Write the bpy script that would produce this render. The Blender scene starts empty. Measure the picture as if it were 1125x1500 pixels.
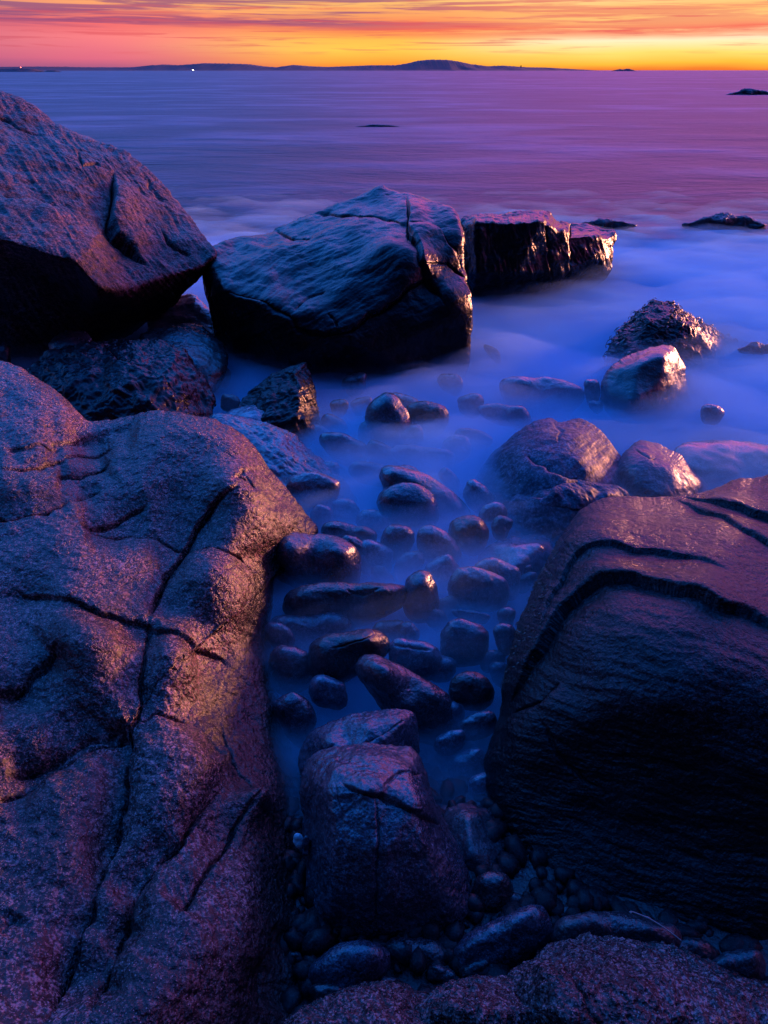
import bpy, math, random
import numpy as np
from mathutils import Vector, Matrix
from mathutils.geometry import delaunay_2d_cdt
R = math.radians
sc = bpy.context.scene
col = sc.collection

# ---------------------------------------------------------------- camera
H = 2.2                      # camera height above the water
F = 1000.0                   # focal length in pixels of the 1125 x 1500 photograph
PITCH = math.atan(647 / F)   # puts the horizon on row 103
cam = bpy.data.objects.new('camera', bpy.data.cameras.new('camera'))
col.objects.link(cam)
cam.location = (0, 0, H)
cam.rotation_euler = (math.pi / 2 - PITCH, 0, 0)
cam.data.sensor_fit = 'VERTICAL'
cam.data.sensor_height = 36
cam.data.lens = 24
cam.data.clip_start = 0.05
cam.data.clip_end = 60000
sc.camera = cam

# ---------------------------------------------------------------- world
class NT:
    def __init__(s, tree):
        s.t = tree
        tree.nodes.clear()
    def n(s, typ, **kw):
        nd = s.t.nodes.new(typ)
        for k, v in kw.items():
            if k == 'ins':
                for kk, vv in v.items():
                    if isinstance(vv, bpy.types.NodeSocket): s.t.links.new(vv, nd.inputs[kk])
                    else: nd.inputs[kk].default_value = vv
            else:
                setattr(nd, k, v)
        return nd
    def link(s, a, b): s.t.links.new(a, b)
    def math(s, op, a, b=0.0, c=0.0, clamp=False):
        nd = s.n('ShaderNodeMath', operation=op, use_clamp=clamp, ins={0: a, 1: b, 2: c})
        return nd.outputs[0]
    def ramp(s, fac, stops, interp='LINEAR'):
        nd = s.n('ShaderNodeValToRGB', ins={'Fac': fac})
        cr = nd.color_ramp
        cr.interpolation = interp
        while len(cr.elements) < len(stops): cr.elements.new(0.5)
        for e, (p, c) in zip(cr.elements, stops):
            e.position = p
            e.color = (c[0], c[1], c[2], 1) if not isinstance(c, (int, float)) else (c, c, c, 1)
        return nd.outputs['Color']
    def mix(s, f, a, b, blend='MIX'):
        nd = s.n('ShaderNodeMix', data_type='RGBA', blend_type=blend)
        for k, v in ((0, f), (6, a), (7, b)):
            if isinstance(v, bpy.types.NodeSocket): s.t.links.new(v, nd.inputs[k])
            else: nd.inputs[k].default_value = v if isinstance(v, float) else (v[0], v[1], v[2], 1)
        return nd.outputs[2]
    def mapr(s, v, a, b, c=0.0, d=1.0, smooth=True):
        nd = s.n('ShaderNodeMapRange', interpolation_type='SMOOTHSTEP' if smooth else 'LINEAR',
                 ins={0: v, 1: a, 2: b, 3: c, 4: d})
        return nd.outputs[0]
    def noise(s, vec, scale, detail=4, rough=0.55, dist=0.0, color=False):
        nd = s.n('ShaderNodeTexNoise', ins={'Vector': vec, 'Scale': scale, 'Detail': detail, 'Roughness': rough, 'Distortion': dist})
        return nd.outputs['Color' if color else 'Fac']

SUN_AZ, SUN_EL = 52.0, 3.4    # degrees right of the view direction, degrees up
def srgb(r, g, b):
    f = lambda c: (c / 255 / 12.92) if c <= 10 else ((c / 255 + .055) / 1.055) ** 2.4
    return (f(r), f(g), f(b))

world = bpy.data.worlds.new('World')
sc.world = world
world.use_nodes = True
w = NT(world.node_tree)
tc = w.n('ShaderNodeTexCoord').outputs['Generated']
sep = w.n('ShaderNodeSeparateXYZ', ins={0: tc})
X, Y, Z = sep.outputs
el = w.math('MULTIPLY', w.math('ARCSINE', Z), 180 / math.pi)         # elevation, degrees
az = w.math('MULTIPLY', w.math('ARCTAN2', X, Y), 180 / math.pi)      # azimuth to the right, degrees
# low band: six degrees above the horizon
elw = w.n('ShaderNodeCombineXYZ', ins={0: w.math('MULTIPLY', az, 0.045), 1: w.math('MULTIPLY', el, 0.42), 2: 0.7}).outputs[0]
warp = w.noise(elw, 1.3, 3)
el2 = w.math('ADD', el, w.math('MULTIPLY', w.math('SUBTRACT', warp, 0.5), 0.9))
t6 = w.math('DIVIDE', el2, 6.0, clamp=True)
left = w.ramp(t6, [(0.0, srgb(165, 90, 130)), (0.10, srgb(226, 108, 130)), (0.30, srgb(250, 128, 130)), (0.45, srgb(243, 112, 118)),
                   (0.62, srgb(255, 172, 105)), (0.8, srgb(235, 135, 120)), (1.0, srgb(220, 120, 140))])
mid = w.ramp(t6, [(0.0, srgb(240, 120, 50)), (0.07, srgb(255, 160, 55)), (0.2, srgb(255, 205, 80)), (0.36, srgb(255, 180, 80)),
                  (0.5, srgb(252, 150, 90)), (0.66, srgb(250, 195, 110)), (0.85, srgb(240, 140, 110)), (1.0, srgb(230, 120, 130))])
right = w.ramp(t6, [(0.0, srgb(240, 120, 45)), (0.05, srgb(255, 190, 60)), (0.14, srgb(255, 225, 110)), (0.27, srgb(255, 243, 195)),
                    (0.42, srgb(255, 215, 130)), (0.55, srgb(255, 190, 110)), (0.7, srgb(255, 225, 150)), (1.0, srgb(250, 160, 130))])
low = w.mix(w.mapr(az, -20, -2), left, mid)
low = w.mix(w.mapr(az, 0, 16), low, right)
# cloud streaks
sv = w.n('ShaderNodeCombineXYZ', ins={0: w.math('MULTIPLY', az, 0.06), 1: w.math('ADD', w.math('MULTIPLY', el, 2.1), w.math('MULTIPLY', az, 0.012)), 2: 3.1}).outputs[0]
s1 = w.noise(sv, 1.2, 6, 0.6, 0.35)
sv2 = w.n('ShaderNodeCombineXYZ', ins={0: w.math('MULTIPLY', az, 0.13), 1: w.math('MULTIPLY', el, 4.2), 2: 9.3}).outputs[0]
s2 = w.noise(sv2, 1.1, 5, 0.6, 0.5)
# one red bank about 2.7 degrees up, denser to the right
bank = w.math('SUBTRACT', 1.0, w.math('MULTIPLY', w.math('ABSOLUTE', w.math('SUBTRACT', el2, w.math('ADD', 2.5, w.math('MULTIPLY', az, -0.012)))), 1.35), clamp=True)
bk = w.math('MULTIPLY', bank, w.mapr(s1, 0.25, 0.48))
bankr = w.math('MULTIPLY', bk, w.mapr(az, -14, 4, 0.45, 0.95))
low = w.mix(bankr, low, srgb(240, 98, 84))
up = w.math('MULTIPLY', w.mapr(s1, 0.44, 0.54), w.mapr(el2, 2.2, 3.0))
low = w.mix(w.math('MULTIPLY', up, w.mapr(az, 0, 18, 0.85, 0.55)), low, w.mix(w.mapr(az, -4, 14), srgb(150, 80, 120), srgb(226, 104, 100)))
band2 = w.math('SUBTRACT', 1.0, w.math('MULTIPLY', w.math('ABSOLUTE', w.math('SUBTRACT', el2, w.math('ADD', 2.95, w.math('MULTIPLY', az, .006)))), 2.0), clamp=True)
b2m = w.math('MULTIPLY', w.math('MULTIPLY', band2, w.mapr(s2, .40, .56)), w.mapr(az, -7, 3, .9, 0.0))
low = w.mix(b2m, low, srgb(140, 72, 118))
st = w.math('MULTIPLY', w.mapr(s2, 0.52, 0.68), w.mapr(el, 0.5, 1.6))
low = w.mix(w.math('MULTIPLY', st, 0.6), low, srgb(222, 86, 92))
# upper dome: magenta over the sunset, violet to the left, blue overhead and behind
f_high = w.math('DIVIDE', el, 90.0, clamp=True)
domeL = w.ramp(f_high, [(0.06, (.40, .16, .40)), (0.12, (.20, .18, .62)), (0.22, (.10, .62, 2.6)), (0.45, (.02, .52, 2.6)), (0.7, (.01, .34, 1.9)), (1.0, (.006, .11, .75))])
domeR = w.ramp(f_high, [(0.06, (1.5, .26, .60)), (0.12, (2.9, .28, 1.25)), (0.20, (1.3, .36, 1.7)), (0.42, (.06, .50, 2.5)), (0.7, (.01, .34, 1.9)), (1.0, (.006, .11, .75))])
domeB = w.ramp(f_high, [(0.0, (.004, .006, .02)), (0.45, (.003, .008, .04)), (0.8, (.003, .03, .22)), (1.0, (.006, .11, .75))])
dome = w.mix(w.mapr(az, -16, 18), domeL, domeR)
back = w.mapr(w.math('ABSOLUTE', az), 50, 110)
dome = w.mix(back, dome, domeB)
low = w.mix(w.mapr(w.math('ABSOLUTE', w.math('SUBTRACT', az, 8.0)), 24, 52), low, (.13, .08, .24))
low = w.mix(back, low, domeB)
low = w.mix(1.0, low, (.74, .72, .76), 'MULTIPLY')
skyc = w.mix(w.mapr(el, 4.5, 10.0), low, dome)
skyc = w.mix(w.mapr(el, -1.5, 0.0), (.03, .03, .10), skyc)
nish = w.n('ShaderNodeTexSky', sky_type='NISHITA', sun_disc=False, sun_elevation=R(SUN_EL), sun_rotation=R(SUN_AZ))
b1 = w.n('ShaderNodeBackground', ins={'Color': skyc, 'Strength': 1.0})
b2 = w.n('ShaderNodeBackground', ins={'Color': nish.outputs[0], 'Strength': 0.004})
add = w.n('ShaderNodeAddShader', ins={0: b1.outputs[0], 1: b2.outputs[0]})
w.link(add.outputs[0], w.n('ShaderNodeOutputWorld').inputs['Surface'])

sun = bpy.data.objects.new('sun', bpy.data.lights.new('sun', 'SUN'))
col.objects.link(sun)
sun.data.energy = 5.5
sun.data.angle = R(9)
sun.data.color = (1.0, .36, .20)
sdir = Vector((math.sin(R(SUN_AZ)) * math.cos(R(SUN_EL)), math.cos(R(SUN_AZ)) * math.cos(R(SUN_EL)), math.sin(R(SUN_EL))))
sun.rotation_euler = sdir.to_track_quat('Z', 'Y').to_euler()

sc.view_settings.view_transform = 'Standard'
sc.view_settings.look = 'None'
sc.view_settings.exposure = 0.5
sc.view_settings.gamma = 1.0
sc.cycles.max_bounces = 6
sc.cycles.diffuse_bounces = 3
sc.cycles.glossy_bounces = 3
sc.cycles.volume_bounces = 4
sc.cycles.transparent_max_bounces = 12
sc.cycles.use_denoising = True
sc.cycles.sample_clamp_indirect = 4

# ---------------------------------------------------------------- pixel <-> place
CP, SP = math.cos(PITCH), math.sin(PITCH)
def ray(x, y):
    a = (np.asarray(x, float) - 562.5) / F
    b = (750 - np.asarray(y, float)) / F
    return np.stack([a, CP + b * SP, -SP + b * CP], -1)      # depth along the view axis = 1
def place(x, y, Yd):
    d = ray(x, y)
    return d * (np.asarray(Yd, float) / d[..., 1])[..., None] + np.array([0, 0, H])
def Yz(y, z):                                               # forward distance of row y at height z
    d = ray(562.5, y)
    return float((H - z) / -d[2] * d[1])

def ZP(L): return [(a_, b_, Yz(b_, z_)) for a_, b_, z_ in L]

# ---------------------------------------------------------------- noise
rng = np.random.RandomState(7)
_perm = np.tile(rng.permutation(256), 3).astype(np.int64)
_g = rng.normal(size=(256, 3)); _g /= np.linalg.norm(_g, axis=1)[:, None]
_g = _g.astype(np.float32)
def gnoise(p):
    p = np.asarray(p, np.float32)
    i = np.floor(p).astype(np.int64); f = p - i
    i &= 255
    u = f * f * f * (f * (f * 6 - 15) + 10)
    out = 0
    for dx in (0, 1):
        wx = u[:, 0] if dx else 1 - u[:, 0]
        px = _perm[(i[:, 0] + dx) & 255]
        for dy in (0, 1):
            wy = u[:, 1] if dy else 1 - u[:, 1]
            py = _perm[(px + i[:, 1] + dy) & 255]
            for dz in (0, 1):
                wz = u[:, 2] if dz else 1 - u[:, 2]
                g = _g[_perm[(py + i[:, 2] + dz) & 255]]
                out = out + wx * wy * wz * (g[:, 0] * (f[:, 0] - dx) + g[:, 1] * (f[:, 1] - dy) + g[:, 2] * (f[:, 2] - dz))
    return out * 1.6
def fbm(p, freq, octv=4, gain=0.5):
    s, a, k = 0, 1.0, freq
    for o in range(octv):
        s = s + a * gnoise(p * k + 13.7 * o)
        a *= gain; k *= 2.03
    return s
def ridged(p, freq, octv=4, gain=0.5):
    s, a, k = 0, 1.0, freq
    for o in range(octv):
        s = s + a * (1 - 2 * np.abs(gnoise(p * k + 5.1 * o)))
        a *= gain; k *= 2.1
    return s

# ---------------------------------------------------------------- mesh helpers
def tag(o, label=None, cat=None, group=None, kind=None):
    if label: o['label'] = label
    if cat: o['category'] = cat
    if group: o['group'] = group
    if kind: o['kind'] = kind
    return o
def mesh_obj(name, V, faces4, mat, faces3=None, parent=None, smooth=True, recenter=True):
    V = np.asarray(V, np.float64)
    me = bpy.data.meshes.new(name)
    loc = np.zeros(3)
    if recenter:
        loc = np.array([(V[:, 0].min() + V[:, 0].max()) / 2, (V[:, 1].min() + V[:, 1].max()) / 2, V[:, 2].min()])
    nv = len(V)
    f4 = np.asarray(faces4, np.int32).reshape(-1, 4) if faces4 is not None else np.zeros((0, 4), np.int32)
    f3 = np.asarray(faces3, np.int32).reshape(-1, 3) if faces3 is not None else np.zeros((0, 3), np.int32)
    me.vertices.add(nv); me.vertices.foreach_set('co', (V - loc).astype(np.float32).ravel())
    nl = f4.size + f3.size
    me.loops.add(nl); me.loops.foreach_set('vertex_index', np.concatenate([f4.ravel(), f3.ravel()]).astype(np.int32))
    me.polygons.add(len(f4) + len(f3))
    me.polygons.foreach_set('loop_start', np.concatenate([np.arange(len(f4)) * 4, f4.size + np.arange(len(f3)) * 3]).astype(np.int32))
    me.update(calc_edges=True)
    me.validate()
    me.polygons.foreach_set('use_smooth', np.full(len(me.polygons), smooth))
    me.materials.append(mat)
    o = bpy.data.objects.new(name, me)
    o.location = loc
    col.objects.link(o)
    if parent: o.parent = parent
    return o
def vnormals(V, f4, f3=None):
    N = np.zeros_like(V)
    n = np.cross(V[f4[:, 2]] - V[f4[:, 0]], V[f4[:, 3]] - V[f4[:, 1]])
    sets = [(f4, n)]
    if f3 is not None and len(f3): sets.append((f3, np.cross(V[f3[:, 1]] - V[f3[:, 0]], V[f3[:, 2]] - V[f3[:, 0]])))
    for fs, nn in sets:
        for k in range(fs.shape[1]):
            for c in range(3):
                N[:, c] += np.bincount(fs[:, k], nn[:, c], minlength=len(V))
    return N / (np.linalg.norm(N, axis=1)[:, None] + 1e-12)

def catmull(P, n=10):
    P = np.asarray(P, float); out = []
    L = len(P)
    for i in range(L):
        a, b, c, d = P[(i - 1) % L], P[i], P[(i + 1) % L], P[(i + 2) % L]
        for k in range(n):
            t = k / n
            out.append(0.5 * ((2 * b) + (c - a) * t + (2 * a - 5 * b + 4 * c - d) * t * t + (3 * b - a - 3 * c + d) * t ** 3))
    return np.array(out)

def blur1(a, s, axis):
    r = int(3 * s) + 1
    k = np.exp(-0.5 * (np.arange(-r, r + 1) / s) ** 2); k /= k.sum()
    pad = [(0, 0), (0, 0)]; pad[axis] = (r, r)
    b = np.pad(a, pad, mode='edge')
    o = np.zeros_like(a)
    n = a.shape[axis]
    for i, kk in enumerate(k):
        o += kk * (b[i:i + n] if axis == 0 else b[:, i:i + n])
    return o
def blur(a, s): return blur1(blur1(a, s, 0), s, 1)

def depth_map(pts, x0, y0, nx, ny, g, sig, edges=()):
    """piecewise planar surface through (x, y, forward distance) points, blurred by sig pixels: map of 1/depth"""
    pts = np.asarray(pts, float)
    d = ray(pts[:, 0], pts[:, 1])
    inv = d[:, 1] / pts[:, 2]
    vs, es, fs, ov, oe, of = delaunay_2d_cdt([Vector((p[0], p[1])) for p in pts], list(edges), [], 0, 1e-4)
    vv = np.array([[v.x, v.y] for v in vs])
    iv = np.array([inv[o[0]] if len(o) else np.nan for o in ov])
    for i in np.where(np.isnan(iv))[0]:
        dd = np.hypot(*(pts[:, :2] - vv[i]).T) + 1e-3
        iv[i] = (inv / dd ** 2).sum() / (1 / dd ** 2).sum()
    M = np.full((ny, nx), np.nan)
    for f in fs:
        for k in range(1, len(f) - 1):
            a, b, c = vv[f[0]], vv[f[k]], vv[f[k + 1]]
            va, vb, vc = iv[f[0]], iv[f[k]], iv[f[k + 1]]
            ix0 = max(0, int((min(a[0], b[0], c[0]) - x0) / g)); ix1 = min(nx - 1, int((max(a[0], b[0], c[0]) - x0) / g) + 1)
            iy0 = max(0, int((min(a[1], b[1], c[1]) - y0) / g)); iy1 = min(ny - 1, int((max(a[1], b[1], c[1]) - y0) / g) + 1)
            if ix1 < ix0 or iy1 < iy0: continue
            gx, gy = np.meshgrid(x0 + g * np.arange(ix0, ix1 + 1), y0 + g * np.arange(iy0, iy1 + 1))
            det = (b[1] - c[1]) * (a[0] - c[0]) + (c[0] - b[0]) * (a[1] - c[1])
            if abs(det) < 1e-9: continue
            l1 = ((b[1] - c[1]) * (gx - c[0]) + (c[0] - b[0]) * (gy - c[1])) / det
            l2 = ((c[1] - a[1]) * (gx - c[0]) + (a[0] - c[0]) * (gy - c[1])) / det
            l3 = 1 - l1 - l2
            m = (l1 >= -1e-6) & (l2 >= -1e-6) & (l3 >= -1e-6)
            sub = M[iy0:iy1 + 1, ix0:ix1 + 1]
            sub[m] = (l1 * va + l2 * vb + l3 * vc)[m]
    mask = ~np.isnan(M)
    # grow outward by repeated normalised blurs
    val = np.where(mask, M, 0); wgt = mask.astype(float)
    fill = val.copy(); have = mask.copy()
    for s in (3, 8, 20, 50, 120):
        if have.all(): break
        b = blur(np.where(have, fill, 0), s); c = blur(have.astype(float), s)
        ok = (~have) & (c > 1e-3)
        fill[ok] = b[ok] / c[ok]; have |= ok
    fill[~have] = np.nanmean(M)
    return blur(fill, max(sig / g, 0.5))

def sample(M, x, y, x0, y0, g):
    fx = np.clip((x - x0) / g, 0, M.shape[1] - 1.001); fy = np.clip((y - y0) / g, 0, M.shape[0] - 1.001)
    ix = fx.astype(int); iy = fy.astype(int); fx = fx - ix; fy = fy - iy
    return (M[iy, ix] * (1 - fx) * (1 - fy) + M[iy, ix + 1] * fx * (1 - fy) + M[iy + 1, ix] * (1 - fx) * fy + M[iy + 1, ix + 1] * fx * fy)

def seg_dist(x, y, pl):
    best = np.full(x.shape, 1e9); side = np.zeros_like(x)
    par = np.zeros_like(x); tot = 0; acc = []
    n = len(pl) - 1
    for i in range(n):
        ax, ay = pl[i][:2]; bx, by = pl[i + 1][:2]
        dx, dy = bx - ax, by - ay; L2 = dx * dx + dy * dy + 1e-9
        t = np.clip(((x - ax) * dx + (y - ay) * dy) / L2, 0, 1)
        ex, ey = x - ax - t * dx, y - ay - t * dy
        d = np.hypot(ex, ey)
        m = d < best
        best = np.where(m, d, best)
        side = np.where(m, np.sign(dx * ey - dy * ex), side)
        par = np.where(m, (i + t) / n, par)
    return best, side, par

SURF = {}
def seaweed(rock_o, box, count, length, mat, seed=0):
    """short bladder-weed fronds lying on a rock, a part of it"""
    V, Nn, x, y = SURF[rock_o.name]
    rs = np.random.RandomState(seed)
    sel = np.where(box(x, y) & (Nn[:, 2] > -.3))[0]
    sel = rs.choice(sel, count)
    vs, fs = [], []
    for i in sel:
        p = V[i] - Nn[i] * .003; nn = Nn[i]
        d = rs.normal(size=3); d -= nn * d.dot(nn); d[2] -= .6; d -= nn * d.dot(nn) * .8; d /= np.linalg.norm(d) + 1e-9
        wv = np.cross(d, nn); wv /= np.linalg.norm(wv) + 1e-9
        L = length * rs.uniform(.5, 1.3); wd = L * rs.uniform(.10, .2); lift = rs.uniform(.15, .55)
        b = len(vs); K_ = 5
        for k in range(K_):
            t = k / (K_ - 1); c_ = p + d * L * t + nn * L * lift * math.sin(t * 2.4) + np.array([0, 0, -.25 * L * t * t])
            w_ = wd * (1 - .75 * t) * (1 + .3 * math.sin(t * 9 + i))
            vs += [c_ - wv * w_, c_ + nn * wd * .35, c_ + wv * w_]
        for k in range(K_ - 1):
            for q in (0, 1):
                a = b + 3 * k + q; fs.append((a, a + 1, a + 4, a + 3))
    o = mesh_obj('seaweed', np.array(vs), fs, mat, recenter=False)
    o.parent = rock_o; o.matrix_parent_inverse = Matrix.Translation(-rock_o.location)
    o['kind'] = 'stuff'
    return o
DETAIL = 1.0
def rock(name, label, cat, outline, inner, mat, center=None, rim=40, rimk=1.0, back=0.5, N=160, sig=12, edges=(),
         cracks=(), humps=(), strata=None, rough=(0.02, 3.0, 4), rid=None, fine=None, edge_jit=2.0, group=None, sharp=10, seed=0, valley=0.0, crwob=3):
    """outline: (x, y, forward distance) around the silhouette; inner: (x, y, forward distance) on the near surface.
    A closed body: near surface, rounded rim, rounded far side."""
    outline = [tuple(p) for p in outline]
    O = catmull(outline, sharp)
    cx, cy = center if center else (np.mean([p[0] for p in outline]), np.mean([p[1] for p in outline]))
    xmin, xmax = O[:, 0].min() - 20, O[:, 0].max() + 20
    ymin, ymax = O[:, 1].min() - 20, O[:, 1].max() + 20
    g = max(1.0, max(xmax - xmin, ymax - ymin) / 420.0)
    nx, ny = int((xmax - xmin) / g) + 2, int((ymax - ymin) / g) + 2
    M = depth_map(outline + [tuple(p) for p in inner], xmin, ymin, nx, ny, g, sig, edges)
    # radial silhouette
    nt = 1440
    th = np.linspace(-math.pi, math.pi, nt, endpoint=False)
    A = O[:, :2] - [cx, cy]; B = np.roll(A, -1, 0)
    ct, stn = np.cos(th)[:, None], np.sin(th)[:, None]
    ca = ct * A[None, :, 1] - stn * A[None, :, 0]; cb = ct * B[None, :, 1] - stn * B[None, :, 0]
    hit = (ca * cb <= 0) & (np.abs(ca - cb) > 1e-12)
    tt = np.where(hit, ca / (ca - cb + 1e-15), 0)
    px = A[None, :, 0] + tt * (B - A)[None, :, 0]; py = A[None, :, 1] + tt * (B - A)[None, :, 1]
    rr = np.where(hit, px * ct + py * stn, -1).max(1)
    rr = np.maximum(rr, 3)
    if edge_jit:
        ang = np.stack([np.cos(th), np.sin(th), np.full(nt, seed * 3.3)], 1)
        rad = rr.mean()
        rr = rr + edge_jit * (fbm(ang, rad / 40 + 1, 4, 0.6))
    # front grid
    N = max(40, int(N * DETAIL))
    u = np.linspace(-1, 1, N)
    U, Vv = np.meshgrid(u, u); U = U.ravel(); Vv = Vv.ravel()
    rho = np.maximum(np.abs(U), np.abs(Vv))
    big = np.abs(U) > np.abs(Vv)
    with np.errstate(divide='ignore', invalid='ignore'):
        t1 = np.where(U >= 0, 0, math.pi) + np.arctan(np.where(U == 0, 0, Vv / np.where(U == 0, 1, U)))
        t2 = np.where(Vv >= 0, 1, -1) * math.pi / 2 - np.arctan(np.where(Vv == 0, 0, U / np.where(Vv == 0, 1, Vv)))
    theta = np.where(big, t1, t2)
    theta = np.where(rho == 0, 0, theta)
    def rad_of(t):
        f = ((t + math.pi) / (2 * math.pi) * nt) % nt
        i = f.astype(int) % nt; f = f - np.floor(f)
        return rr[i] * (1 - f) + rr[(i + 1) % nt] * f
    Rt = rad_of(theta)
    q = np.sin(rho * math.pi / 2)
    x = cx + q * Rt * np.cos(theta); y = cy + q * Rt * np.sin(theta)
    inv = sample(M, x, y, xmin, ymin, g)
    t = 1 / inv
    # rim rounding: distance to the outline
    dpx = (1 - q) * Rt
    if N <= 420:
        OD = O[::2, :2]
    rfrac = np.clip(dpx / rim, 0, 1)
    rim_m = rim * t / F * rimk
    t = t + rim_m * (1 - np.sqrt(np.clip(1 - (1 - rfrac) ** 2, 0, 1)))
    ids = np.arange(N * N).reshape(N, N)
    f4 = [np.stack([ids[:-1, :-1], ids[:-1, 1:], ids[1:, 1:], ids[1:, :-1]], -1).reshape(-1, 4)]
    per = np.concatenate([ids[0, :-1], ids[:-1, -1], ids[-1, :0:-1], ids[:0:-1, 0]])
    # back rings
    K = 14
    px_, py_ = x[per], y[per]
    prev = per; nb = N * N
    bx, by, bt = [], [], []
    thp, Rp = theta[per], Rt[per]
    for k in range(1, K):
        a = k / K * math.pi / 2
        qq = math.cos(a)
        xx = cx + qq * Rp * np.cos(thp); yy = cy + qq * Rp * np.sin(thp)
        tb = 1 / sample(M, cx + (0.5 + 0.5 * qq) * Rp * np.cos(thp), cy + (0.5 + 0.5 * qq) * Rp * np.sin(thp), xmin, ymin, g)
        tb = tb + rim_m[per] + back * math.sin(a)
        if k == 1: tp = tb
        bx.append(xx); by.append(yy); bt.append(tb)
        cur = nb + np.arange(len(per)); nb += len(per)
        f4.append(np.stack([prev, cur, np.roll(cur, -1), np.roll(prev, -1)], -1))
        prev = cur
    bx.append([cx]); by.append([cy]); bt.append([bt[-1].mean() + 0.0])
    cidx = nb
    f3 = np.stack([prev, np.full(len(per), cidx), np.roll(prev, -1)], -1)
    x = np.concatenate([x] + [np.asarray(b, float) for b in bx]); y = np.concatenate([y] + [np.asarray(b, float) for b in by])
    t = np.concatenate([t] + [np.asarray(b, float) for b in bt])
    nf = N * N
    V = ray(x, y) * t[:, None] + np.array([0, 0, H])
    f4 = np.concatenate(f4)
    Nn = vnormals(V, f4, f3)
    # orientation: near surface normals must look to the camera
    toC = np.array([0, 0, H]) - V[:nf]
    if (Nn[:nf] * toC).sum() < 0:
        Nn = -Nn; f4 = f4[:, ::-1].copy(); f3 = f3[:, ::-1].copy()
    Pn = (V + seed * 17.3).astype(np.float32)
    disp = rough[0] * fbm(Pn, rough[1], rough[2], 0.5)
    if rid: disp = disp - rid[0] * (ridged(Pn + 0.12 * np.stack([fbm(Pn, 2, 2), fbm(Pn + 9, 2, 2), fbm(Pn + 5, 2, 2)], 1), rid[1], rid[2]) - 0.8)
    if fine: disp = disp + fine[0] * fbm(Pn, fine[1], fine[2], 0.6)
    front = np.zeros(len(V)); front[:nf] = 1
    front[:nf] *= np.clip(rfrac * 2.2, 0, 1)
    scale = t / F                       # metres per pixel
    if strata:
        for st_ in strata:
            ang, amp, per_px, stretch, k = st_[:5]
            msk = np.exp(-(((x - st_[5]) ** 2 + (y - st_[6]) ** 2) / st_[7] ** 2) ** 2) if len(st_) > 5 else 1.0
            c_, s_ = math.cos(R(ang)), math.sin(R(ang))
            wob = fbm(np.stack([x / 160, y / 160, np.full(len(x), k + 2.0)], 1), 1, 2) * 14
            a_ = (x * c_ + y * s_) / (per_px * stretch); b_ = (-x * s_ + y * c_ + wob) / per_px
            nse = gnoise(np.stack([a_, b_, np.full(len(x), k + .5)], 1)) + 0.5 * gnoise(np.stack([a_ * 2.3, b_ * 2.1, np.full(len(x), k + 7.5)], 1))
            nse = nse + 0.3 * gnoise(np.stack([a_ * 5, b_ * 4.3, np.full(len(x), k + 3.5)], 1))
            disp = disp + front * amp * msk * nse
    for hx, hy, hr, ha in humps:
        disp = disp + front * ha * np.exp(-((x - hx) ** 2 + (y - hy) ** 2) / hr ** 2)
    if cracks:
        wx = 6 * fbm(np.stack([x / 45, y / 45, np.full(len(x), 1.0)], 1), 1, crwob)
        wy = 6 * fbm(np.stack([x / 45, y / 45, np.full(len(x), 8.0)], 1), 1, crwob)
        for cr in cracks:
            amp, wid, pl = cr[0], cr[1], cr[2]
            step = cr[3] if len(cr) > 3 else 0
            d, side, par = seg_dist(x + wx, y + wy, pl)
            fade = np.clip(np.minimum(par, 1 - par) * 7, 0.15, 1)
            wv = .62 * wid * (1 + 0.4 * gnoise(np.stack([x / 35, y / 35, np.full(len(x), 4.0)], 1)))
            amv = 1 + .7 * gnoise(np.stack([x / 60, y / 60, np.full(len(x), 14.0)], 1))
            disp = disp - front * fade * amp * amv * (.75 * np.exp(-(d / wv) ** 2) + 0.18 * np.exp(-(d / (5 * wv)) ** 2) + valley * np.exp(-(d / 42) ** 2))
            if step:
                sf = np.clip(np.minimum(par, 1 - par) * 5, 0, 1)
                disp = disp + front * sf * step * side * np.exp(-(d / (9 * wid)) ** 2)
    V = V + Nn * disp[:, None]
    o = mesh_obj(name, V, f4, mat, f3)
    tag(o, label, cat, group)
    SURF[o.name] = (V[:nf], Nn[:nf], x[:nf], y[:nf])
    return o

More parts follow.
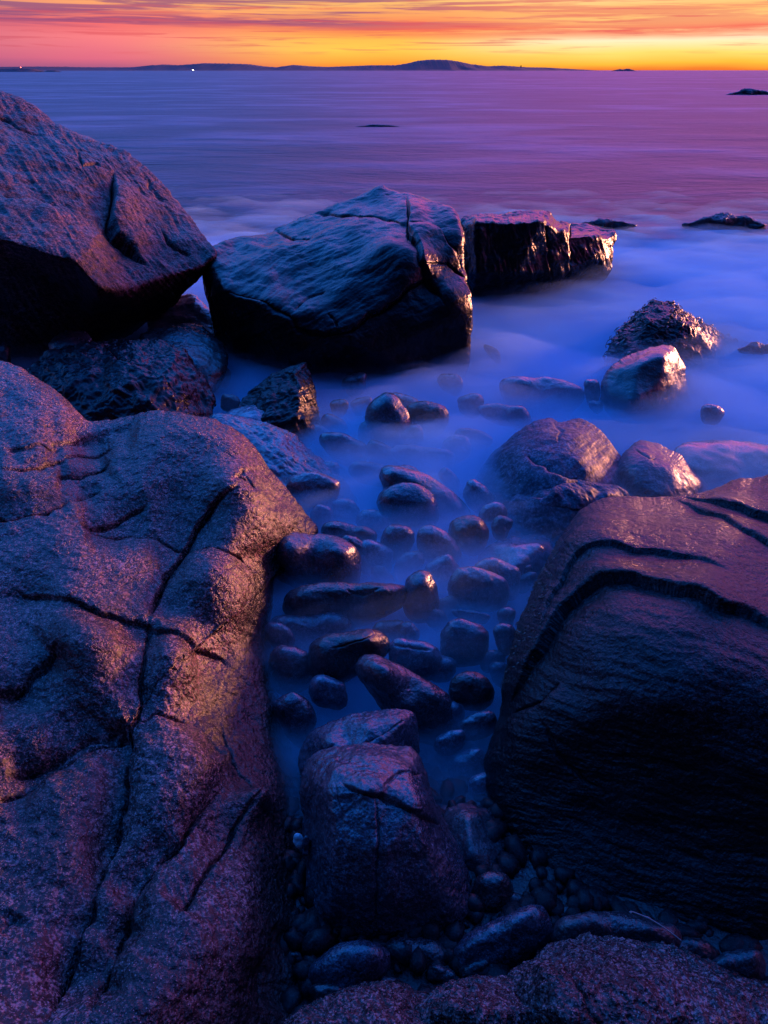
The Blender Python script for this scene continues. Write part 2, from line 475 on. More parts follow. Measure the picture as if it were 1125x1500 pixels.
# ---------------------------------------------------------------- materials
def granite(name, dark, mid, light, scale=150, rough=(.35, .6), bump=.6, bdist=.004, wet=0.0, lump=.5, spec=.5, coat=0.0, patch=None, tide_shade=None, vary=0.0, crough=.18):
    m = bpy.data.materials.new(name); m.use_nodes = True
    n = NT(m.node_tree)
    co = n.n('ShaderNodeTexCoord').outputs['Object']
    sp = n.noise(co, scale, 3, 0.7)
    sp2 = n.noise(co, scale * 0.37, 4, 0.65)
    big = n.noise(co, 2.3, 5, 0.6)
    mix = n.math('ADD', n.math('MULTIPLY', sp, 0.65), n.math('MULTIPLY', sp2, 0.45))
    c = n.ramp(mix, [(0.44, dark), (0.55, mid), (0.67, light)])
    c = n.mix(n.mapr(big, 0.35, 0.65, 0.0, 0.55), c, dark)
    if patch:
        c = n.mix(n.mapr(n.noise(co, patch[1], 5, .7), .52, .62, 0, patch[2]), c, patch[0])
    if vary:
        rnd = n.n('ShaderNodeObjectInfo').outputs['Random']
        c = n.mix(1.0, c, n.ramp(rnd, [(0.0, (1 - vary, 1 - vary, 1 - vary)), (0.35, (1.0, .86, .84)), (0.7, (.86, .95, 1.05)), (1.0, (1 + vary, 1 + vary, 1 + vary))]), 'MULTIPLY')
    # mineral glints: tiny pale crystals
    vo = n.n('ShaderNodeTexVoronoi', ins={'Vector': co, 'Scale': scale * 0.8}).outputs['Distance']
    gl = n.math('LESS_THAN', vo, 0.16)
    c = n.mix(n.math('MULTIPLY', gl, 0.5), c, tuple(min(1, v * 1.8) for v in light))
    if tide_shade:   # algae film and painted shade, dark below the high-water mark, ragged upper edge
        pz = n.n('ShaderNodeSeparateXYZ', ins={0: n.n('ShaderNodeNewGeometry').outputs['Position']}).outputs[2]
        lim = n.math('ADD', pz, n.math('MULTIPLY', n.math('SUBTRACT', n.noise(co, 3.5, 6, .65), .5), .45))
        c = n.mix(n.mapr(lim, tide_shade[0] - .03, tide_shade[0] + .05, tide_shade[1], 0.0), c, (.006, .006, .007))
    r = n.mapr(n.noise(co, 7, 5, .6), 0.35, 0.65, rough[0], rough[1])
    hgt = n.math('ADD', n.math('MULTIPLY', n.noise(co, scale * .5, 4, .6), 1.0), n.math('MULTIPLY', n.noise(co, 24, 5, .6), lump * 3))
    bp = n.n('ShaderNodeBump', ins={'Strength': bump, 'Distance': bdist, 'Height': hgt})
    bc = n.n('ShaderNodeBump', ins={'Strength': bump * .55, 'Distance': bdist * .5, 'Height': hgt})
    bs = n.n('ShaderNodeBsdfPrincipled', ins={'Base Color': c, 'Roughness': r, 'Normal': bp.outputs[0], 'Coat Normal': bc.outputs[0], 'Specular IOR Level': spec,
                                             'Coat Weight': coat, 'Coat Roughness': crough, 'Coat IOR': 1.4})
    n.link(bs.outputs[0], n.n('ShaderNodeOutputMaterial').inputs[0])
    return m

M_GRAN = granite('pink_granite', (.005, .003, .0035), (.020, .009, .010), (.40, .20, .20), 125, (.15, .32), 1.0, .015, lump=.35, spec=.20, coat=.36, crough=.27, tide_shade=(.16, .85))
M_GRANR = granite('grey_granite', (.004, .0035, .0045), (.009, .007, .009), (.08, .055, .065), 130, (.24, .38), 1.0, .009, lump=.35, spec=.2, coat=.12, crough=.34, tide_shade=(.42, .75))
M_FAR = granite('weathered_granite', (.006, .004, .0045), (.032, .014, .014), (.26, .12, .12), 75, (.4, .6), .9, .012, lump=.3, spec=.14)
M_WET = granite('wet_dark_rock', (.004, .004, .005), (.008, .0075, .010), (.02, .018, .024), 70, (.22, .36), .7, .006, lump=.15, spec=.13)
M_COB = granite('wet_cobble', (.012, .012, .018), (.036, .036, .050), (.14, .13, .17), 170, (.22, .36), .8, .004, lump=.12, spec=.5, coat=.3, vary=.35)
M_DCOB = granite('dark_wet_cobble', (.008, .007, .010), (.022, .018, .022), (.08, .07, .08), 170, (.22, .4), .8, .005, lump=.2, spec=.5, coat=.18, vary=.3)
M_BLUE = granite('blue_grey_cobble', (.022, .026, .04), (.07, .08, .105), (.2, .21, .26), 160, (.25, .42), .5, .003, lump=.2, spec=.6, coat=.3, vary=.35)
M_SLATE = granite('smooth_blue_stone', (.014, .015, .022), (.035, .036, .05), (.10, .10, .13), 150, (.34, .46), .5, .003, lump=.12, spec=.4)
M_PALE = granite('pale_stone', (.3, .3, .32), (.45, .45, .48), (.6, .6, .65), 150, (.4, .6), .3, .002)
M_SHORE = granite('smooth_grey_rock', (.02, .026, .04), (.05, .062, .09), (.16, .17, .22), 60, (.48, .62), .5, .004, lump=.1, spec=.15)

# ---------------------------------------------------------------- sea, seabed, mist, far land
def sheet(name, xs, ys, zf, mat, kind='structure'):
    Xg, Yg = np.meshgrid(xs, ys)
    P = np.stack([Xg.ravel(), Yg.ravel(), np.zeros(Xg.size)], 1)
    P[:, 2] = zf(P)
    ny_, nx_ = Xg.shape
    ids = np.arange(nx_ * ny_).reshape(ny_, nx_)
    f = np.stack([ids[:-1, :-1], ids[:-1, 1:], ids[1:, 1:], ids[1:, :-1]], -1).reshape(-1, 4)
    o = mesh_obj(name, P, f, mat, recenter=False)
    tag(o, kind=kind)
    return o
def sstep(v, a, b):
    t = np.clip((v - a) / (b - a), 0, 1); return t * t * (3 - 2 * t)

def sea_material():
    m = bpy.data.materials.new('sea_water'); m.use_nodes = True
    n = NT(m.node_tree)
    co = n.n('ShaderNodeTexCoord').outputs['Object']
    def st(sx, sy, scale, det=4, ro=.55):
        v = n.n('ShaderNodeMapping', ins={'Vector': co, 'Scale': (sx, sy, 1)}).outputs[0]
        return n.noise(v, scale, det, ro, .4)
    a = st(.35, .8, .28, 6, .6)       # soft swell bands smoothed by time
    b = st(.10, .2, .25, 5, .6)
    c = st(1.0, 1.4, 1.4, 6, .7)
    f = n.math('ADD', n.math('MULTIPLY', a, .55), n.math('MULTIPLY', b, .45))
    col_ = n.ramp(f, [(.40, (.010, .006, .010)), (.50, (.034, .026, .040)), (.60, (.13, .115, .16))])
    h = n.math('ADD', n.math('MULTIPLY', a, 1.0), n.math('MULTIPLY', c, .16))
    h = n.math('ADD', h, n.math('MULTIPLY', st(1.0, 1.6, 3.5, 4, .6), .008))
    bp = n.n('ShaderNodeBump', ins={'Strength': 1.0, 'Distance': .35, 'Height': h})
    bs = n.n('ShaderNodeBsdfPrincipled', ins={'Base Color': col_, 'Roughness': .5, 'IOR': 1.33, 'Normal': bp.outputs[0], 'Specular IOR Level': .24})
    n.link(bs.outputs[0], n.n('ShaderNodeOutputMaterial').inputs[0])
    return m
ys = np.concatenate([np.linspace(7, 30, 100), np.geomspace(30.5, 45000, 120)])
xs = np.concatenate([-np.geomspace(30000, 16, 50), np.linspace(-15, 15, 120), np.geomspace(16, 30000, 50)])
sheet('sea', xs, ys, lambda P: -0.9 * (1 - sstep(P[:, 1], 7, 12)) - .07 * (1 - sstep(P[:, 1], 11, 20)) + .03 * sstep(P[:, 1], 14, 24) * (1 - sstep(P[:, 1], 40, 90)) * gnoise(P * [.35, 1.1, 1]), sea_material())

def bed_material():
    m = bpy.data.materials.new('wet_gravel'); m.use_nodes = True
    n = NT(m.node_tree)
    co = n.n('ShaderNodeTexCoord').outputs['Object']
    c = n.ramp(n.noise(co, 60, 5), [(.35, (.003, .003, .004)), (.65, (.012, .011, .014))])
    bp = n.n('ShaderNodeBump', ins={'Strength': 1.0, 'Distance': .012, 'Height': n.noise(co, 40, 5)})
    bs = n.n('ShaderNodeBsdfPrincipled', ins={'Base Color': c, 'Roughness': .4, 'Normal': bp.outputs[0]})
    n.link(bs.outputs[0], n.n('ShaderNodeOutputMaterial').inputs[0])
    return m
bed_z = lambda P: -.5 - .5 * sstep(P[:, 1], 4, 12) + .5 * (1 - sstep(P[:, 1], 1.15, 2.6)) + .05 * fbm(P, 1.2, 4)
sheet('seabed', np.linspace(-70, 70, 300), np.linspace(-6, 28, 170), bed_z, bed_material())

def mist_layer(name, ztop, amp, freq, dens, colr, y0, y1, bottom, seed, aniso=-.1):
    m = bpy.data.materials.new(name); m.use_nodes = True
    n = NT(m.node_tree)
    vol = n.n('ShaderNodeVolumePrincipled', ins={'Color': (*colr, 1), 'Density': dens, 'Anisotropy': aniso})
    n.link(vol.outputs[0], n.n('ShaderNodeOutputMaterial').inputs['Volume'])
    xs = np.concatenate([[-50, -30], np.linspace(-20, 20, 300), [30, 50]]); ys = y0 + (y1 - y0) * np.linspace(0, 1, 240) ** 1.6
    Xg, Yg = np.meshgrid(xs, ys)
    P = np.stack([Xg.ravel(), Yg.ravel(), np.full(Xg.size, seed)], 1)
    z = ztop + amp * fbm(P * [1, 1.5, 1], freq, 4, .5)
    z -= (ztop + .16) * sstep(P[:, 1], 8, y1)
    T = P.copy(); T[:, 2] = z
    Bm = P.copy(); Bm[:, 2] = bottom
    ny_, nx_ = Xg.shape; nn = nx_ * ny_
    ids = np.arange(nn).reshape(ny_, nx_)
    f = np.stack([ids[:-1, :-1], ids[:-1, 1:], ids[1:, 1:], ids[1:, :-1]], -1).reshape(-1, 4)
    fs = [f, f[:, ::-1] + nn]
    per = np.concatenate([ids[0, :-1], ids[:-1, -1], ids[-1, :0:-1], ids[:0:-1, 0]])
    nx2 = np.roll(per, -1)
    fs.append(np.stack([per, per + nn, nx2 + nn, nx2], -1))
    o = mesh_obj(name, np.concatenate([T, Bm]), np.concatenate(fs), m, recenter=False)
    tag(o, kind='stuff')
    return o
mist_layer('sea_mist', -.015, .05, .9, 3.6, (.38, .80, 1.0), 1.3, 24, -1.6, 3.0)
mist_layer('thin_mist', .11, .14, .9, .45, (.52, .84, 1.0), 2.1, 22, -1.55, 9.0)

def mist_bank(name, cx, cy, rx, ry, z0, hgt, dens, colr, seed):
    m = bpy.data.materials.new(name); m.use_nodes = True
    n = NT(m.node_tree)
    vol = n.n('ShaderNodeVolumePrincipled', ins={'Color': (*colr, 1), 'Density': dens, 'Anisotropy': -.1})
    n.link(vol.outputs[0], n.n('ShaderNodeOutputMaterial').inputs['Volume'])
    nt, nr = 96, 26; V = []; f = []
    for sgn in (1, -1):
        for i in range(nr):
            r_ = (i + (0 if i else .02)) / (nr - 1)
            for k in range(nt):
                a = 2 * math.pi * k / nt
                wob = 1 + .25 * math.sin(3 * a + seed) + .12 * math.sin(5 * a + 2 * seed)
                V.append((cx + rx * r_ * wob * math.cos(a), cy + ry * r_ * wob * math.sin(a), z0 + sgn * (hgt if sgn > 0 else .3) * (1 - r_ * r_)))
    V = np.array(V)
    top = np.arange(nt * nr)
    V[top, 2] += .6 * hgt * fbm(V[top] * [1, 1, 0] + seed, 1.3, 4) * (1 - np.repeat(np.arange(nr) / (nr - 1), nt) ** 2)
    for h_ in (0, 1):
        b_ = h_ * nt * nr
        for i in range(nr - 1):
            for k in range(nt):
                q = (b_ + i * nt + k, b_ + i * nt + (k + 1) % nt, b_ + (i + 1) * nt + (k + 1) % nt, b_ + (i + 1) * nt + k)
                f.append(q[::-1] if h_ == 0 else q)
    for k in range(nt):
        a = (nr - 1) * nt
        f.append((a + k, a + (k + 1) % nt, nt * nr + a + (k + 1) % nt, nt * nr + a + k)[::-1])
    o = mesh_obj(name, V, f, m, faces3=None, recenter=False); tag(o, kind='stuff')
    me = o.data
    import bmesh
    bm = bmesh.new(); bm.from_mesh(me)
    bmesh.ops.holes_fill(bm, edges=[e_ for e_ in bm.edges if e_.is_boundary]); bmesh.ops.recalc_face_normals(bm, faces=bm.faces)
    bm.to_mesh(me); bm.free()
mist_bank('mist_bank', .15, 3.8, 1.2, 1.35, -.02, .12, 3.0, (.40, .80, 1.0), 1.0)
mist_bank('mist_bank', 1.3, 5.4, 1.6, 1.2, .0, .14, 1.5, (.46, .78, 1.0), 2.3)

def plain(name, c, rough=.9, emit=None):
    m = bpy.data.materials.new(name); m.use_nodes = True
    b = m.node_tree.nodes['Principled BSDF']
    b.inputs['Base Color'].default_value = (*c, 1); b.inputs['Roughness'].default_value = rough
    if emit:
        b.inputs['Emission Color'].default_value = (*emit[0], 1); b.inputs['Emission Strength'].default_value = emit[1]
    return m
def forest_mat():
    m = bpy.data.materials.new('distant_forest'); m.use_nodes = True
    n = NT(m.node_tree)
    co = n.n('ShaderNodeTexCoord').outputs['Object']
    c = n.ramp(n.noise(co, .02, 5), [(.35, (.018, .008, .012)), (.65, (.035, .014, .022))])
    bs = n.n('ShaderNodeBsdfPrincipled', ins={'Base Color': c, 'Roughness': .9})
    n.link(bs.outputs[0], n.n('ShaderNodeOutputMaterial').inputs[0])
    return m
M_FOREST = forest_mat()
def ridge(name, prof, Yd, depth, jag, mat, dx=1.0, base=None):
    """land seen across the water: a wooded ridge with real depth; prof = (column, row of the skyline)"""
    xs_ = np.arange(prof[0][0], prof[-1][0] + dx, dx)
    yp = np.interp(xs_, [p[0] for p in prof], [p[1] for p in prof])
    top = place(xs_, yp, np.full(len(xs_), float(Yd)))
    hz = np.maximum(top[:, 2], 0.1)
    nz = gnoise(np.stack([xs_ * .9, xs_ * 0, xs_ * 0 + Yd], 1)) + gnoise(np.stack([xs_ * .35, xs_ * 0, xs_ * 0 + Yd], 1))
    hz = hz + jag * nz
    rows = []
    for k, (dy, hh) in enumerate([(-1, -.02), (-.75, .12), (-.5, .45), (-.22, .85), (0, 1), (.25, .85), (.6, .5), (1, -.02)]):
        wv = 1 + .18 * gnoise(np.stack([xs_ * .05, xs_ * 0 + k, xs_ * 0], 1)) * (abs(dy) > .1)
        rows.append(np.stack([top[:, 0], Yd + dy * depth * wv, hz * hh - (1 if hh < 0 else 0)], 1))
    V = np.concatenate(rows); n_ = len(xs_)
    ids = np.arange(len(V)).reshape(len(rows), n_)
    f = np.stack([ids[:-1, :-1], ids[:-1, 1:], ids[1:, 1:], ids[1:, :-1]], -1).reshape(-1, 4)
    return mesh_obj(name, V, f, mat, smooth=False, recenter=False)
tag(ridge('hills', [(-500, 97), (-100, 96), (0, 98), (60, 97.5), (130, 98.5), (200, 98.5), (218, 96), (240, 94.5), (262, 95.5), (300, 92.5), (340, 93.2), (365, 94),
      (385, 97), (405, 98.5), (430, 95), (455, 97), (480, 98), (520, 96.5), (545, 95.5), (580, 95.5), (598, 92.5), (612, 89), (630, 87.2), (655, 87.6), (672, 90),
      (690, 94), (715, 97), (735, 96), (752, 97), (770, 98.5), (800, 99), (830, 101), (857, 102.6)], 6000, 700, 2.2, M_FOREST), kind='structure')
def islet(name, label, prof, Yd, depth, jag):
    o = ridge(name, prof, Yd, depth, jag, M_FOREST, dx=.5)
    tag(o, label, 'islet')
    return o
islet('wooded_islet', 'low dark wooded islet at the left end of the horizon', [(-30, 104), (-10, 101), (15, 100.6), (35, 99.8), (50, 101), (60, 104.6)], 1300, 40, .5)
islet('wooded_islet', 'tiny dark islet just right of the low wooded islet', [(64, 104.8), (70, 103.2), (80, 103), (87, 104.8)], 1300, 14, .3)
islet('wooded_islet', 'tiny tree-dotted islet alone on the horizon under the yellow sky', [(898, 103.4), (904, 102), (908, 101), (912, 101.8), (918, 100.6), (923, 101), (930, 103.4)], 2600, 30, .8)

def lathe(name, prof, loc, mat, parent=None, n=12):
    V, f = [], []
    for r_, z_ in prof:
        for k in range(n):
            a = 2 * math.pi * k / n; V.append((r_ * math.cos(a), r_ * math.sin(a), z_))
    for i in range(len(prof) - 1):
        for k in range(n):
            f.append((i * n + k, i * n + (k + 1) % n, (i + 1) * n + (k + 1) % n, (i + 1) * n + k))
    o = mesh_obj(name, np.array(V, float), f, mat, recenter=False, parent=parent)
    o.location = loc
    return o
# shore light and towers
def tower(name, label, cat, x, ybase, ytop, Yd, lampcol, strength, rad, body):
    p0 = place(x, ybase, Yd); p1 = place(x, ytop, Yd); h = float(p1[2] - max(p0[2], 0))
    e = bpy.data.objects.new(name, None); col.objects.link(e); e.location = (p0[0], Yd, max(float(p0[2]), 0))
    tag(e, label, cat)
    lathe('tower_body', [(0.01, 0), (rad, 0), (rad * .8, h * .5), (rad * .6, h * .85), (rad * .9, h * .86), (0.01, h * .88)], (0, 0, 0), body, e)
    if lampcol:
        lr = strength[1]
        lathe('lamp', [(0.01, h - lr), (lr * .7, h - lr * .7), (lr, h), (lr * .7, h + lr * .7), (0.01, h + lr)], (0, 0, 0), plain('lamp_glow', (1, 1, 1), .5, (lampcol, strength[0])), e)
tower('lighthouse', 'small white light glowing on the shore below the long hill', 'lighthouse', 283, 104.2, 102.6, 2500, (1, .9, .75), (14, 1.5), 1.0, plain('white_paint', (.7, .7, .7)))
tower('beacon_tower', 'tiny red light on a mast over the left islet', 'beacon', 31, 101.5, 98.7, 1280, (1, .12, .05), (5, .7), .25, plain('dark_steel', (.05, .05, .05)))
tower('water_tower', 'slim tower standing up from the right slope of the high hill', 'tower', 763, 99, 95.2, 5600, None, (0, 0), 5, plain('dark_steel', (.05, .04, .05)))

# ---------------------------------------------------------------- rocks
exec_only = None
A = [(-170, 60, 8.0), (-60, 105, 8.4), (0, 130, 8.5), (40, 150, 8.5), (75, 179, 8.4), (130, 203, 8.3), (185, 222, 8.2), (222, 252, 8.0), (255, 290, 7.7), (282, 322, 7.3),
     (302, 347, 6.9), (317, 370, 6.5), (308, 388, 6.5), (285, 412, 6.6), (245, 452, 6.7), (190, 492, 6.6), (120, 530, 6.4), (40, 560, 6.2), (-80, 580, 6.2), (-220, 500, 6.2), (-260, 250, 6.6)]
rock('large_boulder', 'huge slanting boulder at the left with its flat face lit pink above a black overhang', 'boulder', A,
     [(-60, 325, 5.3), (0, 350, 5.2), (60, 370, 5.2), (110, 383, 5.25), (145, 426, 5.2), (190, 428, 5.6), (240, 408, 6.0), (296, 393, 6.35),
      (20, 200, 7.5), (100, 250, 7.1), (165, 320, 6.5), (220, 320, 6.9), (260, 350, 6.7), (60, 400, 5.6), (130, 460, 6.0), (200, 455, 6.3), (0, 430, 5.7), (60, 500, 6.1), (-60, 420, 5.6)],
     M_FAR, center=(90, 330), rim=16, back=2.2, N=560, sig=5, seed=1,
     rough=(.03, 1.2, 3), fine=(.006, 11, 4), rid=(.006, 3, 3),
     strata=[(52, .009, 12, 9, 1), (50, .006, 5, 8, 2)],
     cracks=[(.07, 4, [(163, 252), (166, 285), (162, 318), (172, 345), (190, 362), (212, 385)], -.06), (.05, 3, [(0, 282), (20, 288), (50, 282), (80, 295), (105, 315)], .02),
             (.04, 3, [(215, 262), (232, 280), (245, 295)]), (.05, 3, [(235, 340), (255, 362), (285, 372)]), (.03, 2.5, [(110, 225), (120, 245), (150, 240)]), (.04, 3, [(-5, 165), (25, 185), (60, 200)])])

B = [(297, 404, 6.6), (306, 368, 6.7), (318, 357, 6.9), (345, 347, 7.2), (392, 341, 7.5), (404, 333, 7.6), (425, 325, 7.7), (450, 316, 7.8), (482, 305, 7.9), (525, 286, 8.0), (548, 273, 8.0), (560, 270, 8.0), (580, 279, 7.9),
     (620, 288, 7.6), (655, 302, 7.15), (674, 316, 6.85), (680, 345, 6.6), (681, 395, 6.4), (688, 424, 6.2), (692, 450, 6.1), (689, 500, 5.95), (683, 552, 5.85), (640, 590, 5.8),
     (540, 600, 5.9), (430, 590, 5.9), (350, 560, 6.2), (322, 500, 6.4), (306, 450, 6.6)]
rock('large_boulder', 'big black wet boulder in mist above the cobbles, its left slab streaked with blue shine', 'boulder', B,
     [(330, 425, 6.0), (390, 440, 5.75), (430, 462, 5.6), (475, 455, 5.7), (520, 400, 6.05), (565, 362, 6.3), (597, 355, 6.35), (610, 385, 6.15), (600, 415, 6.0), (560, 455, 5.75), (500, 490, 5.5),
      (450, 500, 5.5), (600, 300, 7.2), (400, 370, 6.7), (460, 350, 6.9), (500, 330, 7.1), (560, 300, 7.5), (640, 330, 6.8), (655, 380, 6.35), (640, 420, 6.1), (655, 440, 6.0), (670, 470, 5.95),
      (620, 480, 5.8), (560, 520, 5.6), (640, 520, 5.9), (400, 500, 5.7), (350, 480, 6.0), (430, 530, 5.6)],
     M_WET, center=(520, 430), rim=14, back=1.6, N=560, sig=5, seed=2, rough=(.022, 1.6, 3), fine=(.003, 12, 4), rid=(.007, 3, 2),
     strata=[(-24, .006, 7, 9, 3, 430, 385, 130), (-24, .008, 20, 6, 4, 430, 385, 130), (-20, .004, 14, 6, 5)],
     cracks=[(.05, 3, [(596, 283), (598, 315), (600, 350), (612, 375), (618, 398), (632, 422), (650, 450)], -.03), (.04, 2.5, [(632, 405), (600, 425), (565, 450), (520, 475), (470, 492), (420, 475)], .03),
             (.04, 2.5, [(420, 320), (470, 313), (540, 315), (596, 325)]), (.03, 2.5, [(600, 325), (640, 340), (665, 365), (680, 398)], .02), (.04, 3, [(615, 395), (655, 385), (682, 410)]),
             (.03, 2.5, [(335, 430), (380, 438), (425, 470), (450, 500)], .02), (.03, 2, [(430, 455), (455, 435), (480, 430)]), (.03, 2, [(480, 460), (495, 480), (470, 500)]), (.03, 2.5, [(400, 335), (425, 345), (460, 345)])],
     humps=[(590, 385, 35, .12), (650, 350, 30, .06), (660, 440, 35, .08)])

C = [(672, 330, 8.3), (690, 316, 8.6), (740, 312, 8.8), (785, 311, 8.9), (803, 314, 8.9), (818, 324, 9.3), (845, 328, 9.9), (875, 333, 9.7), (902, 340, 9.35), (901, 362, 9.15), (893, 400, 9.0),
     (840, 440, 9.0), (760, 465, 8.6), (680, 470, 8.3), (660, 400, 8.2)]
rock('slab_rock', 'long flat-topped dark slab behind the central boulder, reaching right into the sea', 'rock', C,
     [(700, 325, 7.9), (760, 322, 7.95), (796, 322, 8.0), (820, 340, 8.4), (860, 341, 8.7), (892, 347, 9.0), (700, 400, 7.7), (760, 400, 7.85), (820, 400, 8.3), (870, 380, 8.65), (812, 330, 8.3)],
     M_WET, center=(775, 375), rim=7, back=1.6, N=360, sig=2.5, seed=3, rough=(.03, 2.2, 4), fine=(.006, 10, 4), rid=(.006, 3, 3), strata=[(80, .012, 9, 5, 2)],
     cracks=[(.08, 3, [(835, 325), (838, 360), (835, 400)], .05), (.05, 3, [(802, 320), (800, 360), (806, 410)])])

D = [(880, 560, 5.8), (893, 515, 6.1), (907, 482, 6.4), (928, 458, 6.7), (950, 446, 6.8), (975, 445, 6.8), (1003, 457, 6.8), (1030, 471, 6.8), (1052, 486, 6.8), (1080, 497, 6.8), (1100, 512, 6.7), (1085, 560, 6.3), (1000, 590, 5.9), (920, 590, 5.7)]
WEEDY = rock('weedy_rock', 'dark jagged rock at the right fringed with seaweed along its crest', 'rock', D,
     [(950, 465, 6.35), (985, 462, 6.4), (1010, 480, 6.3), (1035, 505, 6.3), (1045, 530, 6.2), (930, 500, 6.1), (980, 520, 6.0), (940, 550, 5.7), (1000, 550, 5.9), (1065, 515, 6.5)],
     M_WET, rim=12, back=.9, N=300, sig=4, seed=4, rough=(.03, 2.5, 4), fine=(.008, 16, 5), rid=(.01, 5, 3), edge_jit=5)
E = [(880, 570, 5.1), (888, 545, 5.25), (905, 528, 5.35), (930, 516, 5.4), (960, 507, 5.45), (983, 507, 5.5), (994, 518, 5.5), (1003, 545, 5.45), (1010, 580, 5.35), (1006, 610, 5.2), (970, 625, 5.1), (910, 620, 5.0), (884, 600, 5.0)]
rock('smooth_stone', 'humped stone with a streaked flat right side, in front of the weedy rock', 'stone', E,
     [(975, 520, 5.15), (972, 560, 5.02), (970, 600, 4.95), (930, 540, 5.1), (930, 590, 4.85), (997, 560, 5.3), (965, 515, 5.2)],
     M_DCOB, rim=20, back=.5, N=220, sig=5, seed=5, rough=(.012, 4, 3), fine=(.002, 18, 3))
Fp = ZP([(690, 720, -.05), (712, 680, -.02), (738, 650, .06), (768, 624, .13), (800, 612, .16), (822, 616, .16), (850, 611, .17), (878, 628, .14), (900, 655, .08), (922, 700, -.02), (915, 750, -.08), (820, 790, -.1), (720, 770, -.1)])
rock('pale_hump_rock', 'broad pale grey hump with a crumpled crest, veiled by mist right of the cobbles', 'rock', Fp,
     ZP([(795, 632, .21), (845, 632, .21), (760, 670, .16), (800, 665, .2), (850, 670, .2), (820, 710, .13), (760, 720, .08), (880, 690, .1)]),
     M_SHORE, rim=26, back=.6, N=300, sig=8, seed=6, rough=(.018, 2.2, 3), fine=(.0025, 18, 4),
     cracks=[(.02, 3, [(810, 612), (822, 632), (815, 650)]), (.02, 4, [(770, 665), (800, 690), (850, 705)], .02)], strata=[(-35, .004, 14, 4, 6)])
G = [(903, 695, 3.8), (906, 672, 3.95), (918, 655, 4.1), (935, 646, 4.15), (955, 647, 4.15), (985, 661, 4.1), (1015, 683, 4.0), (1038, 703, 3.9), (1047, 725, 3.8), (1030, 760, 3.6), (970, 775, 3.5), (915, 745, 3.6)]
rock('smooth_stone', 'smooth egg-shaped stone with a bright slanting edge, above the big right boulder', 'stone', G,
     [(940, 660, 3.9), (985, 685, 3.75), (1020, 712, 3.7), (930, 700, 3.65), (970, 730, 3.5)],
     M_SLATE, rim=30, back=.35, N=240, sig=9, seed=7, rough=(.012, 4, 3), fine=(.002, 30, 3), cracks=[(.012, 2.5, [(930, 652), (945, 668), (960, 672)])])
Hh = ZP([(745, 748, .0), (752, 726, .05), (772, 713, .08), (800, 707, .1), (828, 699, .12), (850, 701, .12), (880, 707, .12), (908, 713, .1), (921, 726, .06), (918, 760, -.02), (860, 800, -.06), (790, 800, -.06), (752, 775, -.04)])
rock('craggy_rock', 'low broken-edged rock with a pale sloping top, touching the top of the big right boulder', 'rock', Hh,
     ZP([(800, 722, .16), (845, 716, .17), (890, 722, .16), (780, 745, .1), (840, 740, .13), (880, 745, .1), (830, 770, .04)]),
     M_SHORE, rim=10, back=.4, N=240, sig=4, seed=8, rough=(.015, 4, 4), fine=(.003, 20, 4), rid=(.006, 6, 3),
     cracks=[(.02, 2.5, [(760, 735), (795, 728), (830, 708), (900, 716)], .02), (.015, 2, [(800, 740), (850, 750), (900, 735)])])
Ip = [(985, 670, 4.1), (1000, 648, 4.25), (1030, 645, 4.3), (1065, 643, 4.3), (1100, 648, 4.28), (1140, 655, 4.2), (1190, 680, 4.0), (1190, 740, 3.7), (1100, 760, 3.6), (1000, 730, 3.8)]
rock('low_rock', 'low rounded rock at the right edge showing only a pale rim above the mist', 'rock', Ip,
     [(1060, 670, 4.05), (1110, 680, 4.0), (1060, 710, 3.85)], M_BLUE, rim=24, back=.5, N=160, sig=8, seed=9, rough=(.02, 3, 3))

